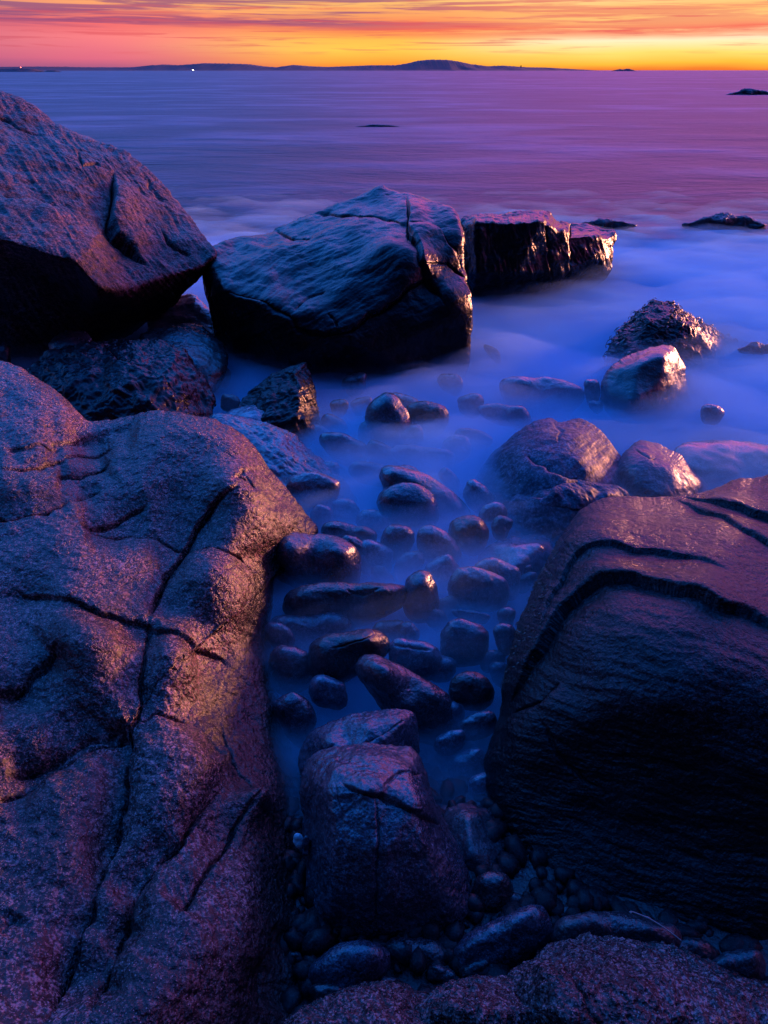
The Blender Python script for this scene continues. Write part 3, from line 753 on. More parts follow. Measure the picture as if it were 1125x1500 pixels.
Jp = [(1480, 520, 2.8), (1330, 580, 2.9), (1220, 655, 2.9), (1125, 699, 2.85), (1080, 706, 2.85), (1042, 719, 2.8), (1000, 728, 2.78), (960, 729, 2.75), (915, 729, 2.7), (880, 733, 2.68), (850, 748, 2.62), (826, 778, 2.5), (806, 812, 2.38), (788, 845, 2.27),  # out-of-view right end raised and far side deepened to block the sun
      (772, 885, 2.15), (757, 920, 2.03), (744, 960, 1.92), (734, 1000, 1.84), (733, 1040, 1.77), (722, 1072, 1.7), (712, 1115, 1.6), (714, 1165, 1.5), (732, 1220, 1.38), (752, 1280, 1.28),
      (778, 1330, 1.2), (820, 1375, 1.12), (900, 1420, 1.04), (1020, 1450, 1.0), (1200, 1480, .97), (1500, 1400, 1.0), (1620, 1000, 1.7), (1600, 700, 2.3)]
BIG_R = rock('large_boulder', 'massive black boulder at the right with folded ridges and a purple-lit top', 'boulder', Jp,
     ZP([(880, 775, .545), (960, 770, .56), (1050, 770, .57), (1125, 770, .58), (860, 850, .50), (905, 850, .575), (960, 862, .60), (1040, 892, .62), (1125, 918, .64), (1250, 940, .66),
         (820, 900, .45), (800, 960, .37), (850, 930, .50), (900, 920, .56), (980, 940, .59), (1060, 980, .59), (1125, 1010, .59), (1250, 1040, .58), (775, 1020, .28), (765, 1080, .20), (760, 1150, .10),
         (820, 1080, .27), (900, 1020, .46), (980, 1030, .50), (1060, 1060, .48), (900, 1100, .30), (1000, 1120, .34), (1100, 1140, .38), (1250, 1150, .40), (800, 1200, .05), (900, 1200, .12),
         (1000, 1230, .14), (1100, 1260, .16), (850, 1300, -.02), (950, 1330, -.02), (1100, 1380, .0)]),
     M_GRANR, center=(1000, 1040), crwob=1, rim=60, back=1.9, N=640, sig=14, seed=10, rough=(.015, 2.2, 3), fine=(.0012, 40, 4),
     strata=[(16, .004, 13, 6, 5)],
     cracks=[(.012, 2.8, [(745, 1040), (765, 1000), (790, 950), (815, 905), (850, 868), (890, 851), (930, 853), (965, 864), (1040, 893), (1125, 916), (1220, 940)], -.025),
             (.012, 2.4, [(880, 727), (950, 722), (1010, 731), (1060, 744), (1125, 757), (1200, 775)], -.015), (.012, 2.4, [(955, 728), (1005, 738), (1060, 762), (1125, 800), (1200, 830)], -.01),
             (.006, 5, [(790, 930), (812, 870), (850, 820), (900, 805), (980, 815), (1080, 850)], -.01), (.02, 5, [(722, 1075), (755, 1045), (795, 1030), (820, 1000)], .012),
             (.015, 4, [(800, 1060), (830, 1120), (880, 1160)])],
     humps=[(865, 800, 60, .045), (1050, 830, 80, .035), (1000, 950, 110, .04), (790, 1060, 60, .03)])

K = [(-330, 480, 3.6), (-150, 505, 3.7), (0, 530, 3.8), (40, 545, 3.75), (80, 568, 3.65), (110, 598, 3.5), (135, 615, 3.45), (180, 610, 3.5), (235, 602, 3.5), (290, 607, 3.45), (340, 624, 3.4), (375, 655, 3.35), (400, 690, 3.25), (430, 726, 3.15),
     (452, 755, 3.08), (466, 780, 3.0), (430, 812, 2.9), (405, 850, 2.72), (398, 900, 2.5), (396, 950, 2.3), (402, 1000, 2.1), (418, 1060, 1.9), (436, 1120, 1.72), (446, 1200, 1.48), (450, 1270, 1.3), (458, 1340, 1.13), (462, 1400, 1.0), (450, 1500, .84), (430, 1700, .55), (100, 1950, .24), (-350, 1950, .24), (-480, 1200, 1.0)]
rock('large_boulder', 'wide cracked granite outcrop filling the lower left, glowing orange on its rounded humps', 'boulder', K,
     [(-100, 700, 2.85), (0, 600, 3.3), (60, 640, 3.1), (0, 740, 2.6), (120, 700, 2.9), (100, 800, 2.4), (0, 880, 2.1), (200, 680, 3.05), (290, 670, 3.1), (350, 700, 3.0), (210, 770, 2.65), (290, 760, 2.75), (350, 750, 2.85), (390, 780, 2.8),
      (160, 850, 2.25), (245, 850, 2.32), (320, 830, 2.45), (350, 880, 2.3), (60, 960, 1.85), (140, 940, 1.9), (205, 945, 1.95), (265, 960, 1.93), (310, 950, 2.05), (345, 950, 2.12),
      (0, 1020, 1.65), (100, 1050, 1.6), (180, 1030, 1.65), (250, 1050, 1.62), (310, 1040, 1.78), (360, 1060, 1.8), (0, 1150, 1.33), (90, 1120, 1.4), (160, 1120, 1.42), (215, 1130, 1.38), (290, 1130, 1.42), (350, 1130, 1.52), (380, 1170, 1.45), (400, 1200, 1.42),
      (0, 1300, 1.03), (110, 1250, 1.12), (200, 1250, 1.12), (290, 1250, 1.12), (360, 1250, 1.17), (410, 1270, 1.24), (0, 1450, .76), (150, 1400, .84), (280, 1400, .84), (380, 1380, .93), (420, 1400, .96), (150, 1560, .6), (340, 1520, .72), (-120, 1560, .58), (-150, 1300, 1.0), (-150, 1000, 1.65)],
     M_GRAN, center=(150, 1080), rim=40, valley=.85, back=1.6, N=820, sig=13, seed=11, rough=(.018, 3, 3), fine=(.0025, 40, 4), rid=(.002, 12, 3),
     strata=[(28, .003, 12, 3, 8)],
     cracks=[(.055, 4.5, [(345, 716), (312, 745), (285, 775), (272, 795), (250, 830), (232, 870), (216, 906)], .012), (.035, 3.5, [(111, 768), (178, 772), (231, 782), (275, 797), (312, 803), (352, 822), (368, 850)], .01),
             (.03, 3.5, [(-40, 760), (0, 757), (67, 742), (110, 722), (150, 710)], .01), (.035, 4, [(115, 765), (155, 755), (190, 742), (220, 734)]), (.03, 4, [(60, 640), (110, 635), (160, 622), (210, 622)]),
             (.025, 3.5, [(0, 690), (60, 680), (110, 655), (170, 640)]), (.02, 3, [(0, 660), (50, 650), (100, 640)]), (.025, 3, [(80, 690), (120, 690), (160, 665)]),
             (.025, 3, [(-30, 864), (53, 871), (115, 890), (169, 904), (210, 918), (268, 938), (312, 954), (345, 980)], -.008),
             (.04, 5, [(-30, 1020), (20, 1003), (60, 975), (94, 946)], -.01), (.055, 5.5, [(190, 1045), (187, 1062), (178, 1120), (166, 1208), (133, 1302), (102, 1369), (86, 1420), (60, 1500)], -.018),
             (.03, 3.5, [(216, 905), (214, 950), (206, 1000), (200, 1040), (186, 1062)], .008), (.03, 3.5, [(200, 1045), (230, 1040), (268, 1048), (310, 1080), (335, 1110)], .006),
             (.035, 4, [(187, 1065), (150, 1075), (89, 1102), (27, 1146), (-20, 1180)], -.01), (.025, 4, [(180, 1050), (110, 1075), (50, 1110), (0, 1125)]),
             (.045, 6, [(329, 1155), (290, 1200), (231, 1253), (195, 1293), (178, 1346), (151, 1413), (125, 1490)], -.014), (.03, 4, [(369, 1172), (342, 1222), (284, 1306), (262, 1335)], -.006),
             (.018, 2, [(318, 1050), (345, 1105), (365, 1150), (368, 1175)]), (.03, 5, [(413, 1342), (400, 1400), (388, 1480)], .01), (.018, 3, [(345, 700), (360, 720), (352, 690)]), (.02, 3, [(20, 1330), (0, 1370)])],
     humps=[(345, 745, 50, .12), (305, 845, 52, .10), (122, 950, 55, .10), (243, 965, 46, .10), (110, 840, 70, .02), (362, 1180, 24, .09), (290, 1100, 55, .05), (60, 700, 50, .02), (230, 680, 70, .02)])

Lp = [(20, 600, 4.3), (38, 552, 4.6), (62, 520, 4.9), (110, 503, 5.1), (160, 497, 5.25), (215, 497, 5.3), (258, 506, 5.25), (285, 532, 5.1), (303, 560, 4.9), (312, 600, 4.6), (290, 660, 4.2), (180, 700, 3.9), (60, 680, 4.0)]
rock('craggy_rock', 'sharp-edged wet rock with silvery facets, wedged between the left outcrop and the pink boulder', 'rock', Lp,
     [(110, 515, 4.85), (150, 545, 4.6), (185, 535, 4.65), (230, 548, 4.6), (262, 572, 4.5), (200, 510, 5.0), (255, 530, 4.9), (100, 560, 4.45), (60, 570, 4.5), (140, 600, 4.2), (220, 600, 4.2), (260, 610, 4.25), (170, 560, 4.4), (290, 580, 4.65)],
     M_WET, rim=9, back=.8, N=340, sig=2, seed=12, rough=(.03, 4, 4), fine=(.006, 18, 4), rid=(.014, 4, 3), strata=[(38, .008, 10, 4, 9)], cracks=[(.03, 2.5, [(150, 500), (175, 530), (230, 545), (262, 575)], .02)])
rock('smooth_stone', 'rounded dark boulder in the shadow behind the sharp-edged silvery rock', 'stone',
     [(205, 500, 5.6), (216, 486, 5.8), (245, 478, 5.9), (282, 475, 6.0), (305, 484, 5.95), (325, 503, 5.8), (334, 540, 5.4), (300, 580, 5.1), (230, 560, 5.2)], [(260, 505, 5.5), (290, 530, 5.3)],
     M_DCOB, rim=20, back=.5, N=150, sig=5, seed=13, rough=(.02, 3, 4), fine=(.004, 18, 4))
rock('smooth_stone', 'small dark stone under the black overhang of the pink boulder', 'stone',
     [(72, 505, 5.2), (85, 490, 5.35), (105, 484, 5.4), (125, 488, 5.4), (134, 500, 5.3), (120, 525, 5.1), (85, 528, 5.1)], [(103, 500, 5.2)],
     M_DCOB, rim=12, back=.25, N=100, sig=4, seed=14, rough=(.01, 5, 4), fine=(.003, 20, 4))
rock('craggy_rock', 'angular peaked stone rising from the mist in front of the central black boulder', 'rock',
     [(345, 610, 4.6), (362, 578, 4.9), (385, 556, 5.05), (415, 543, 5.15), (440, 532, 5.2), (451, 533, 5.2), (458, 556, 5.1), (466, 590, 4.9), (468, 640, 4.5), (420, 665, 4.3), (360, 650, 4.4)],
     [(430, 545, 4.95), (440, 570, 4.75), (436, 610, 4.5), (400, 575, 4.75), (385, 610, 4.5)], M_WET, rim=6, back=.4, N=240, sig=1.8, seed=15, rough=(.02, 5, 4), fine=(.005, 18, 4), rid=(.010, 6, 3), strata=[(-30, .006, 7, 4, 3)])
rock('low_rock', 'long low bluish rock sloping down beside the right rim of the left outcrop', 'rock',
     [(300, 640, 4.1), (312, 612, 4.35), (345, 610, 4.4), (385, 616, 4.4), (418, 630, 4.3), (448, 652, 4.2), (478, 680, 4.0), (510, 712, 3.8), (515, 760, 3.5), (430, 800, 3.3), (340, 740, 3.6)],
     [(350, 635, 4.15), (410, 660, 3.95), (450, 700, 3.75), (400, 710, 3.7)], M_BLUE, rim=16, back=.5, N=260, sig=6, seed=16, rough=(.02, 4, 4), fine=(.005, 22, 4), strata=[(32, .006, 9, 5, 4)])
rock('smooth_stone', 'small hump with a pale rim just above the long low bluish rock', 'stone',
     [(328, 615, 4.5), (345, 598, 4.65), (372, 592, 4.7), (398, 598, 4.65), (410, 620, 4.5), (395, 650, 4.3), (345, 650, 4.3)], [(370, 608, 4.5)],
     M_BLUE, rim=14, back=.3, N=110, sig=4, seed=17, rough=(.012, 5, 4), fine=(.003, 20, 4))
rock('faint_rock', 'drowned rock seen faintly in the gap between the pink boulder and the black boulder', 'rock',
     [(215, 470, 6.8), (240, 448, 7.1), (275, 430, 7.3), (300, 446, 7.1), (325, 480, 6.8), (325, 520, 6.4), (240, 520, 6.4)], [(275, 465, 6.9)],
     M_BLUE, rim=16, back=.5, N=120, sig=5, seed=18, rough=(.02, 3, 4))

# the stones in the near gap
rock('smooth_stone', 'squat block of speckled granite with a ridge across it, low in the centre foreground', 'stone',
     ZP([(441, 1170, .16), (445, 1130, .2), (458, 1106, .24), (490, 1095, .27), (540, 1090, .28), (585, 1093, .28), (606, 1103, .27), (620, 1125, .25), (640, 1175, .2), (665, 1230, .14), (688, 1285, .07), (695, 1335, .01), (682, 1372, -.03), (640, 1390, -.05), (560, 1394, -.06), (500, 1388, -.05), (464, 1352, .0), (450, 1290, .05), (443, 1230, .1)]),
     ZP([(490, 1118, .34), (560, 1110, .34), (600, 1125, .33), (540, 1160, .385), (480, 1160, .35), (610, 1180, .34), (550, 1178, .36), (490, 1230, .29), (560, 1240, .30), (630, 1240, .26), (560, 1320, .17), (490, 1310, .16), (640, 1310, .14), (560, 1365, .05)]),
     M_COB, rim=30, back=.35, N=420, sig=6, seed=20, rough=(.010, 6, 4), fine=(.0022, 45, 4),
     cracks=[(.012, 3, [(500, 1140), (530, 1165), (560, 1165), (600, 1185), (650, 1210)], -.010), (.010, 4, [(553, 1165), (552, 1230), (548, 1300), (552, 1380)], .003), (.010, 3, [(565, 1155), (580, 1135), (600, 1128), (625, 1135)]), (.008, 5, [(495, 1110), (515, 1115)]), (.006, 3, [(490, 1140), (500, 1200), (505, 1260)])])
rock('smooth_stone', 'reddish flat-topped stone leaning behind the granite block', 'stone',
     ZP([(438, 1130, .02), (442, 1095, .05), (462, 1069, .1), (500, 1052, .14), (545, 1041, .17), (588, 1040, .17), (608, 1049, .15), (614, 1075, .1), (610, 1120, .04), (570, 1160, -.02), (470, 1170, -.03)]),
     ZP([(480, 1085, .16), (540, 1066, .215), (585, 1055, .2), (560, 1085, .2), (520, 1110, .17)]),
     M_COB, rim=16, back=.25, N=260, sig=3, seed=21, rough=(.008, 6, 4), fine=(.002, 40, 4), cracks=[(.005, 3, [(520, 1092), (560, 1078), (590, 1055)], .008)])
def cob(name, label, x, y, a, b, rot=0, mat=None, z=.03, zz=None, drop=1.5, e=2.3, k=.9, n=None, group='cobbles in the misty gap', seed=[100], lump=.085, facet=None, back=None, rim=None, cracks=(), fine=(.0015, 40, 3)):
    """rounded beach cobble: (x, y) centre, half sizes and turn of its outline; z = height of its centre over the water"""
    seed[0] += 1
    rs = np.random.RandomState(seed[0])
    Yd = Yz(y + .6 * b, z if z > .17 else (0.0 if z >= .05 else z - .05))
    if zz is not None: Yd = Yz(y, zz)
    e = e + rs.uniform(-.25, .35)
    pts = []
    c_, s_ = math.cos(R(rot)), math.sin(R(rot))
    m = 14
    ph = rs.rand(3) * 6.28
    for i in range(m):
        t = 2 * math.pi * i / m
        ct, st_ = math.cos(t), math.sin(t)
        r_ = 1 + lump * (math.sin(2 * t + ph[0]) * .5 + math.sin(3 * t + ph[1]) * .6 + math.sin(5 * t + ph[2]) * .25)
        ux = a * r_ * abs(ct) ** (2 / e) * (1 if ct > 0 else -1); uy = b * r_ * abs(st_) ** (2 / e) * (1 if st_ > 0 else -1)
        dn = (ux * s_ + uy * c_)
        dn = max(0, dn) * (drop - 1)
        pts.append((x + ux * c_ - uy * s_, y + ux * s_ + uy * c_ + dn))
    tpx = Yd / ray(x, y)[1] / F
    # the outline leans with the stone: its upper rim lies a little farther away
    out = [(p, q, Yd + (y - q) * tpx * .55) for p, q in pts]
    inner = [(x, y, Yd)]
    if facet: inner += [(x + fx * a * c_ - fy * b * s_, y + fx * a * s_ + fy * b * c_, Yd - fd * b * tpx) for fx, fy, fd in facet]
    size = max(a, b)
    N = n or int(min(260, max(50, size * 2.6)))
    return rock(name, label, 'cobble', out, inner, mat or M_COB, center=(x, y), rim=rim or min(a, b) * .95, rimk=k, back=back or b * tpx * .9, N=N, sig=max(3, .3 * b), seed=seed[0] * .37,
                rough=(.10 * b * tpx, .6 / (b * tpx), 3), fine=fine, edge_jit=.5, group=group, cracks=cracks, sharp=6)
FACE = [(-.55, -.35, .55), (.5, -.35, .6), (-.5, .45, .75), (.5, .5, .75), (-.75, -.7, .05), (.7, -.7, .05)]
c = cob
c('cobble', 'large oblong cobble with a flat sheen, resting against the tip of the left outcrop', 460, 817, 72, 35, 9, z=.16, e=2.5, facet=FACE, mat=M_COB, lump=.04)
c('cobble', 'long loaf-shaped cobble with an orange right tip, below the large oblong one', 503, 880, 97, 26, -4, z=.14, e=2.4, mat=M_DCOB, lump=.1, facet=[(.6, -.5, .45), (0, -.4, .35), (-.6, -.2, .4)], cracks=[(.01, 3, [(505, 860), (530, 872), (560, 862)])])
c('cobble', 'black tilted cobble with a copper-lit upper end, two below the large oblong one', 507, 955, 59, 31, -17, z=.14, mat=M_DCOB, e=2.6, lump=.1, facet=[(.6, -.45, .35), (.2, -.5, .35), (-.5, -.2, .5)], cracks=[(.01, 2.5, [(490, 950), (520, 945), (550, 925)])])
c('cobble', 'dark round cobble with an orange flat top, near the middle of the gap', 687, 778, 29, 24, 8, z=.14, mat=M_DCOB, facet=[(.1, -.6, .1), (.5, -.3, .3), (-.2, .2, .8)])
c('cobble', 'plump glossy cobble nested in front of a curved arching one', 600, 740, 45, 33, 16, z=.12, mat=M_COB, lump=.06)
c('cobble', 'large cobble arching like a hoop behind the plump glossy one', 620, 728, 74, 33, 26, z=.02, mat=M_BLUE)
c('cobble', 'upright egg-shaped cobble, highest of those standing out of the mist', 568, 614, 36, 33, 60, z=.12, mat=M_COB)
c('cobble', 'rounded cobble touching the right side of the upright egg-shaped one', 627, 608, 31, 20, 8, z=.08, mat=M_DCOB)
c('cobble', 'half-hidden cobble peeping out behind the upright egg-shaped one', 592, 592, 26, 14, 25, z=.03, mat=M_BLUE)
c('cobble', 'smooth cobble by itself beside the right rim of the left outcrop', 457, 716, 41, 25, 4, z=.06, mat=M_BLUE)
c('cobble', 'flat oval cobble just above the right end of the large oblong one', 511, 784, 40, 18, 8, z=.07, mat=M_COB)
c('cobble', 'small oval cobble behind the flat oval one', 547, 764, 26, 16, 15, z=.02, mat=M_BLUE)
c('cobble', 'narrow cobble leaning at the right end of the large oblong one', 524, 806, 28, 14, 38, z=.08, mat=M_COB)
c('cobble', 'cobble tilted up to the right, below the plump glossy one', 581, 790, 28, 21, -35, z=.05, mat=M_COB)
c('cobble', 'sloping cobble just left of the orange-topped round one', 641, 797, 36, 21, 28, z=.06, mat=M_BLUE)
c('cobble', 'upright cobble with a warm shoulder, at the right tip of the loaf-shaped one', 616, 868, 25, 32, -12, z=.08, mat=M_COB, facet=[(.2, -.5, .2), (-.4, 0, .6), (.5, .2, .5)])
c('cobble', 'broad oval cobble with a pale upper rim, level with the loaf-shaped one', 700, 858, 44, 27, 8, z=.08, mat=M_BLUE)
c('cobble', 'cobble whose arched back shows behind the broad oval one', 728, 842, 37, 22, 22, z=.02, mat=M_BLUE)
rock('cobble', 'low angular stone with a ridged top touching the edge of the big right boulder', 'cobble', [(700, 815, 3.0), (716, 800, 3.08), (740, 790, 3.15), (770, 784, 3.2), (800, 783, 3.2), (815, 796, 3.15), (822, 830, 2.95), (770, 860, 2.8), (710, 845, 2.85)],
     [(750, 800, 3.0), (790, 798, 3.0), (760, 825, 2.85)], M_BLUE, rim=12, back=.2, N=140, sig=3, seed=31, rough=(.008, 7, 4), group='cobbles in the misty gap')
c('cobble', 'round cobble with a bright crescent rim, alone right of the black tilted one', 679, 937, 35, 28, 12, z=.10, mat=M_COB)
c('cobble', 'thin flat cobble just above the crescent-rimmed round one', 690, 901, 28, 7, 10, z=.02, mat=M_BLUE)
c('cobble', 'blocky cobble with a notched top, right of the black tilted one', 607, 962, 38, 27, 6, z=.07, mat=M_BLUE, e=2.8, cracks=[(.012, 3, [(575, 948), (600, 944), (635, 952)])])
c('cobble', 'small cobble peeping above the notched blocky one', 599, 925, 16, 13, 20, z=.02, mat=M_BLUE)
c('cobble', 'small upright cobble pressed against the edge of the big right boulder', 740, 932, 15, 20, -20, z=.06, mat=M_COB)
c('cobble', 'tiny cobble just above the small upright one by the right boulder', 742, 902, 14, 12, 0, z=.01, mat=M_BLUE)
c('cobble', 'long slanting cobble with a bright ridge line, behind the reddish flat-topped stone', 594, 1015, 82, 34, 30, z=.06, mat=M_COB, e=2.2, facet=[(-.5, -.3, .3), (.5, -.3, .3), (0, .4, .8)])
c('cobble', 'dark half-sunk cobble with a small pink glint, near the foot of the right boulder', 690, 1008, 33, 24, 5, z=.03, mat=M_DCOB)
c('cobble', 'dim cobble under the mist left of the black tilted one', 426, 975, 32, 30, -5, z=-.01, mat=M_COB)
c('cobble', 'dim pointed cobble left of the long slanting one', 432, 1045, 34, 26, 48, z=-.01, mat=M_COB)
c('cobble', 'faint broad cobble sunk beneath the loaf-shaped one', 455, 925, 60, 30, 0, z=-.04, mat=M_COB)
c('cobble', 'small faint cobble high in the mist between the angular peaked stone and the egg-shaped cobble', 497, 595, 13, 11, 0, z=.01, mat=M_BLUE)
c('cobble', 'very faint cobble beside the small one left of the egg-shaped cobble', 530, 592, 17, 10, -20, z=-.02, mat=M_BLUE)
c('cobble', 'sunk cobble sloping down to the right below the small faint ones', 505, 655, 36, 18, 26, z=.01, mat=M_BLUE)
c('cobble', 'sunk cobble hardly seen at the end of the long low bluish rock', 462, 634, 24, 12, 10, z=-.02, mat=M_BLUE)
c('cobble', 'long drowned cobble with a thin bright line below the egg-shaped pair', 620, 668, 48, 15, 8, z=-.02, mat=M_BLUE)
c('cobble', 'long drowned cobble above the arching one, left end', 548, 692, 38, 14, 10, z=-.02, mat=M_BLUE)
c('cobble', 'flat cobble with a pale rim halfway to the pale grey hump', 693, 640, 28, 12, 6, z=.0, mat=M_BLUE)
c('cobble', 'flat cobble with a pale rim upper left of the pale grey hump', 733, 604, 30, 12, 6, z=.01, mat=M_BLUE)
c('cobble', 'small drowned cobble at the left foot of the pale grey hump', 658, 700, 18, 10, 40, z=.0, mat=M_BLUE)
c('cobble', 'small cobble right below the lone smooth one beside the outcrop', 471, 755, 17, 15, 20, z=.03, mat=M_BLUE)
c('cobble', 'small round cobble between the lone smooth one and the plump glossy one', 505, 747, 22, 16, 5, z=.01, mat=M_BLUE)
c('cobble', 'upper of two small knobbly cobbles left of the craggy pale-topped rock', 722, 753, 22, 15, -20, z=.04, mat=M_BLUE)
c('cobble', 'lower of two small knobbly cobbles left of the craggy pale-topped rock', 735, 770, 14, 15, 30, z=.05, mat=M_COB)
c('cobble', 'low arched cobble with a thin rim above the pale grey hump', 793, 577, 60, 26, 6, z=-.03, mat=M_BLUE, e=2.1)
c('cobble', 'small upright cobble between the low arched one and the streaked stone', 867, 570, 13, 16, 0, z=.05, mat=M_BLUE)
c('cobble', 'tiny cobble at the foot of the small upright one', 873, 594, 11, 7, 10, z=.0, mat=M_BLUE)
c('cobble', 'small cobble breaking the mist right of the streaked stone', 1042, 604, 18, 12, 5, z=.03, mat=M_BLUE)
c('cobble', 'sharp sliver of stone off the right foot of the central black boulder', 722, 516, 17, 7, 42, z=-.01, mat=M_WET, e=1.7)
c('cobble', 'small cobble above the left end of the long low bluish rock', 337, 588, 14, 11, 0, z=.05, mat=M_DCOB)
c('cobble', 'small dark cobble cut by the left edge of the picture under the pink boulder', 0, 520, 17, 17, 0, zz=.3, mat=M_DCOB)
c('cobble', 'faint small cobble between the angular peaked stone and the sharp-edged rock', 322, 548, 17, 13, 20, z=.0, mat=M_BLUE)
c('cobble', 'drowned cobble in the narrow water right of the granite block', 686, 1120, 28, 22, -30, z=-.08, mat=M_BLUE)
c('cobble', 'drowned cobble with a pale rim between the granite block and the right boulder', 708, 1150, 24, 16, -20, z=-.04, mat=M_BLUE)
G2 = 'stones in the dark hollow at the bottom'
rock('cobble', 'squarish dim stone with a pale corner between the granite block and the right boulder', 'cobble', ZP([(640, 1220, -.02), (648, 1190, -.01), (672, 1177, 0), (700, 1179, 0), (722, 1192, 0), (745, 1240, -.02), (745, 1300, -.05), (700, 1320, -.08), (650, 1290, -.05)]),
     ZP([(685, 1200, .06), (690, 1250, .05)]), M_DCOB, rim=14, back=.2, N=140, sig=4, seed=32, rough=(.006, 8, 4), group=G2)
c('cobble', 'small dark cobble with a blue glint squeezed right of the granite block', 722, 1312, 32, 38, 0, zz=.05, drop=1, mat=M_DCOB, group=G2)
c('cobble', 'long bluish cobble with a bright streak lying behind the front ledge', 737, 1385, 84, 40, -24, zz=.10, drop=1, mat=M_COB, group=G2, e=2.4)
c('cobble', 'dark broad cobble behind the front ledge at the foot of the right boulder', 900, 1378, 100, 42, 0, zz=.16, drop=1, mat=M_DCOB, group=G2)
c('cobble', 'dim bluish cobble between the left outcrop and the front ledge', 508, 1428, 66, 42, -28, zz=.08, drop=1, mat=M_COB, group=G2)
c('cobble', 'nearly black cobble right under the granite block', 612, 1412, 60, 40, 10, zz=.02, drop=1, mat=M_DCOB, group=G2)
c('pebble', 'small white pebble wedged between the left outcrop and the granite block', 437, 1232, 7, 12, -12, zz=.12, drop=1, mat=M_PALE, n=60, group=None)
c('pebble', 'dull grey pebble just right of the small white wedged one', 448, 1240, 5, 16, 5, zz=.12, drop=1, mat=M_COB, n=60, group=None)

rs0 = np.random.RandomState(5)
for (ex, ey, ea) in [(560, 665, 20), (600, 640, 16), (668, 655, 18), (488, 622, 15), (545, 630, 17), (590, 705, 22), (652, 740, 16), (700, 725, 18), (480, 690, 14), (550, 815, 22), (600, 825, 18), (648, 835, 20), (560, 845, 14), (655, 890, 17), (640, 905, 14),
                     (570, 925, 18), (645, 975, 17), (720, 965, 16), (735, 985, 15), (650, 1045, 24), (700, 1060, 22), (660, 1085, 18), (480, 1010, 22), (410, 930, 20), (470, 985, 16), (770, 850, 14), (765, 835, 12), (760, 610, 16), (690, 590, 15), (660, 560, 14), (520, 560, 14)]:
    c('cobble', 'faint drowned cobble hardly showing through the blue mist', ex, ey, ea * 1.3, ea * 1.3 * rs0.uniform(.55, .8), rs0.uniform(-35, 40), z=rs0.uniform(-.03, .03), mat=[M_COB, M_BLUE][rs0.randint(2)], group='drowned cobbles under the mist', n=60)
for (ex, ey, ea, zz_) in [(760, 1330, 26, .0), (790, 1365, 24, .02), (700, 1345, 24, -.02), (835, 1350, 26, .0), (560, 1405, 24, .0), (660, 1400, 26, .0), (470, 1370, 20, .0), (480, 1460, 28, .05), (575, 1450, 26, .03), (650, 1432, 24, .03), (700, 1425, 26, .05), (1010, 1400, 40, .1), (1080, 1420, 40, .1),
                          (770, 1290, 22, -.02), (425, 1410, 22, .0), (452, 1330, 16, -.02), (960, 1400, 30, .08), (800, 1400, 26, .05), (740, 1265, 18, -.04)]:
    c('cobble', 'nearly black small cobble filling the dark hollow behind the front ledge', ex, ey, ea, ea * rs0.uniform(.6, .85), rs0.uniform(-35, 40), zz=zz_, drop=1, mat=M_DCOB, group='small stones filling the dark hollow', n=60)

M_WEED = granite('bladder_weed', (.012, .010, .006), (.03, .022, .010), (.06, .04, .02), 60, (.3, .5), .4, .004, spec=.5)
seaweed(WEEDY, lambda x, y: (y < 480) | (x < 925) | (x > 1040), 520, .07, M_WEED, 1)
seaweed(BIG_R, lambda x, y: (x < 830 - .24 * (y - 800)) & (y > 790) & (y < 1000), 700, .018, M_WEED, 2)

rsg = np.random.RandomState(11)
ico_v = []
for i in range(1, 5):
    for k in range(8):
        a = math.pi * i / 5; ico_v.append((math.sin(a) * math.cos(k * math.pi / 4), math.sin(a) * math.sin(k * math.pi / 4), math.cos(a)))
ico_v = np.array(ico_v + [(0, 0, 1), (0, 0, -1)])
ico_q = [(i * 8 + k, (i + 1) * 8 + k, (i + 1) * 8 + (k + 1) % 8, i * 8 + (k + 1) % 8) for i in range(3) for k in range(8)]
ico_t = [(32, k, (k + 1) % 8) for k in range(8)] + [(33, 24 + (k + 1) % 8, 24 + k) for k in range(8)]
gv, gq, gt = [], [], []
for i in range(1100):
    gx, gy = rsg.uniform(-.55, 1.1), rsg.uniform(.75, 1.95)
    r_ = .014 + .034 * rsg.rand() ** 1.5
    an = rsg.rand() * 6.28; ca_, sa_ = math.cos(an), math.sin(an)
    v_ = ico_v * [r_ * rsg.uniform(.8, 1.4), r_ * rsg.uniform(.6, 1), r_ * rsg.uniform(.4, .8)] * (1 + .12 * rsg.normal(size=(34, 1)))
    v_ = np.stack([v_[:, 0] * ca_ - v_[:, 1] * sa_, v_[:, 0] * sa_ + v_[:, 1] * ca_, v_[:, 2]], 1)
    zb = float(bed_z(np.array([[gx, gy, 0.0]]))[0])
    b_ = len(gv) * 34
    gv.append(v_ + [gx, gy, zb + r_ * .3]); gq.append(np.array(ico_q) + b_); gt.append(np.array(ico_t) + b_)
M_GRIT = granite('dark_grit', (.003, .003, .004), (.008, .007, .009), (.03, .026, .03), 200, (.4, .6), .5, .002, spec=.15)
gravel = mesh_obj('gravel', np.concatenate(gv), np.concatenate(gq), M_GRIT, np.concatenate(gt), recenter=False)
tag(gravel, kind='stuff')

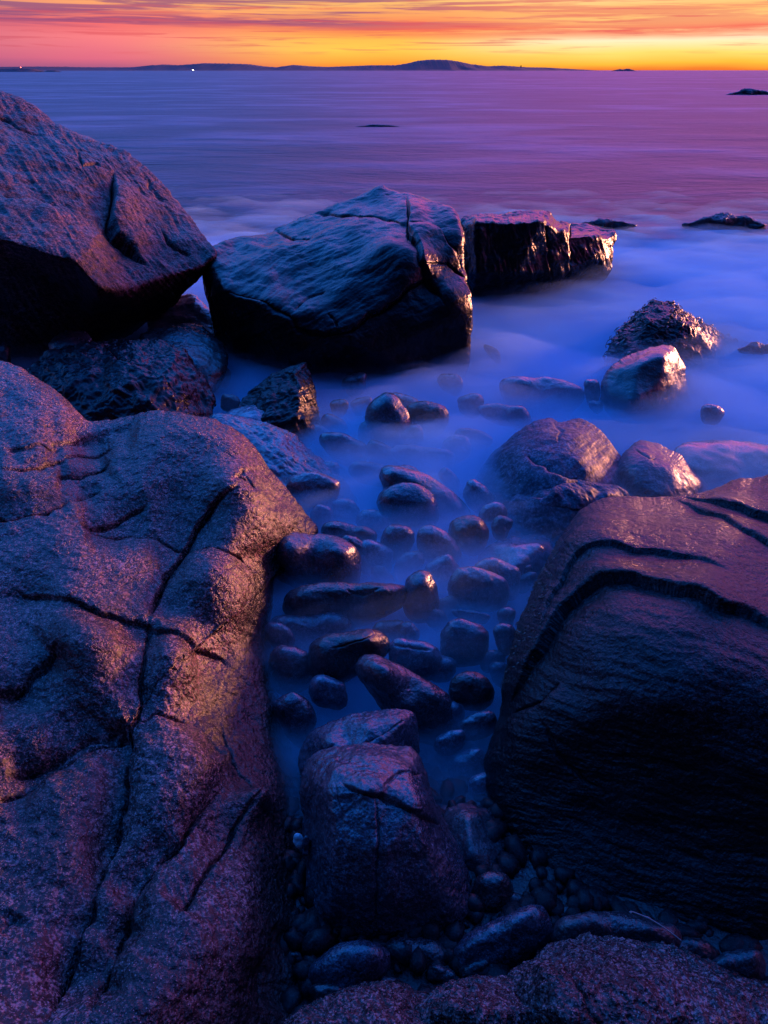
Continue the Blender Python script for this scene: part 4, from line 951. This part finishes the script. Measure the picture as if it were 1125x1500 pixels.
# front ledge under the camera
rock('ledge_rock', 'rounded pinkish ledge rock at the bottom centre edge of the picture', 'rock',
     [(360, 1560, .66), (405, 1505, .72), (440, 1476, .76), (495, 1450, .8), (545, 1440, .82), (592, 1443, .82), (640, 1462, .79), (685, 1495, .74), (730, 1570, .65), (640, 1680, .54), (450, 1680, .54)],
     [(480, 1500, .69), (560, 1490, .70), (620, 1510, .68), (540, 1560, .60)], M_GRAN, rim=26, back=.3, N=340, sig=6, seed=41, rough=(.012, 7, 4), fine=(.0035, 50, 4), rid=(.006, 18, 3))
rock('ledge_rock', 'smaller pinkish ledge rock overlapped by the bottom right one', 'rock',
     [(610, 1490, .72), (635, 1455, .77), (665, 1438, .8), (705, 1430, .81), (745, 1437, .8), (785, 1465, .76), (818, 1495, .72), (850, 1580, .62), (760, 1680, .52), (640, 1600, .58)],
     [(680, 1475, .70), (740, 1480, .695), (720, 1540, .62)], M_GRAN, rim=24, back=.3, N=300, sig=6, seed=42, rough=(.012, 7, 4), fine=(.0035, 50, 4), rid=(.006, 18, 3))
rock('ledge_rock', 'broad coarse pink ledge rock across the bottom right corner', 'rock',
     [(700, 1460, .8), (728, 1432, .84), (765, 1412, .87), (805, 1391, .9), (850, 1377, .92), (900, 1375, .92), (955, 1380, .91), (1020, 1400, .88), (1080, 1425, .84), (1140, 1452, .8), (1260, 1530, .7), (1300, 1680, .55), (1000, 1760, .48), (800, 1700, .5)],
     [(800, 1430, .76), (870, 1425, .77), (950, 1440, .745), (830, 1490, .66), (900, 1500, .66), (1050, 1500, .67), (1000, 1560, .6), (850, 1570, .58)], M_GRAN, center=(960, 1540), rim=34, back=.35, N=520, sig=9, seed=43, rough=(.014, 7, 4), fine=(.004, 50, 4), rid=(.007, 16, 3),
     cracks=[(.02, 7, [(800, 1398), (840, 1430), (860, 1470), (900, 1520)], .006), (.012, 4, [(725, 1440), (770, 1470), (810, 1500)])])

# rocks awash farther out
def awash(label, x, y, a, b, Yoff=0, name='reef_rock', mat=M_SLATE, peak=-.2, cut=.5):
    b = b * .9
    Yd = Yz(y, 0); tpx = Yd / ray(x, y)[1] / F
    pts = []
    prof = [(-1.0, 0), (-.8, .25), (-.5, .55), (peak - .1, .92), (peak + .12, 1.0), (.35, .72), (.6, .6), (.85, .25), (1.0, 0), (.7, -cut), (0, -cut * 1.4), (-.7, -cut)]
    pts = [(x + p * a, y - q * b, Yd + max(0, q) * b * tpx) for p, q in prof]
    return rock(name, label, 'rock', pts, [(x, y - .4 * b, Yd - .5 * b * tpx)], mat, center=(x, y - .25 * b), rim=max(3, b * .4), back=b * tpx * 2, N=150, sig=2, seed=x * .01,
                rough=(.12 * b * tpx, 1.2 / (b * tpx), 4), fine=(.05 * b * tpx, 5 / (b * tpx), 3), edge_jit=b * .07, sharp=6)
awash('low black reef far out near the horizon at the right edge', 1100, 139, 37, 10)
awash('dark wave-washed ledge at the right edge below the pink water', 1062, 330, 62, 20, peak=-.0, cut=.3)
awash('low ridge of rock awash just beyond the flat-topped slab', 885, 331, 48, 12, peak=0, cut=.3)
awash('dark smear of a rock barely breaking the open sea above the central boulder', 553, 186, 36, 4, cut=.2)
awash('drowned rock low in the water beside the weedy rock', 1110, 512, 30, 12)

# twig
def tube(name, label, cat, pts, r, mat):
    pts = catmull(np.array(pts), 6)[:-6 * 1 - 5]
    n_ = 7; V = []; f = []
    for i, p in enumerate(pts):
        d = pts[min(i + 1, len(pts) - 1)] - pts[max(i - 1, 0)]; d = d / (np.linalg.norm(d) + 1e-9)
        u_ = np.cross(d, [0, 0, 1]); u_ /= np.linalg.norm(u_) + 1e-9; v_ = np.cross(d, u_)
        rr_ = r * (1 - .5 * i / len(pts)) * (1.7 if abs(i - len(pts) * .3) < 1.5 else 1)
        for k in range(n_):
            a_ = 2 * math.pi * k / n_; V.append(p + rr_ * (math.cos(a_) * u_ + math.sin(a_) * v_))
    for i in range(len(pts) - 1):
        for k in range(n_): f.append((i * n_ + k, i * n_ + (k + 1) % n_, (i + 1) * n_ + (k + 1) % n_, (i + 1) * n_ + k))
    o = mesh_obj(name, np.array(V), f, mat); tag(o, label, cat); return o
tw = [place(px_, py_, Yz(py_, zz)) for px_, py_, zz in [(925, 1338, .42), (945, 1343, .42), (962, 1352, .42), (980, 1364, .42), (998, 1378, .42), (1012, 1392, .42)]]
tube('twig', 'thin curved twig lying in the dark above the broad pink ledge rock', 'twig', tw, .0022, plain('bark', (.16, .13, .13), .7))
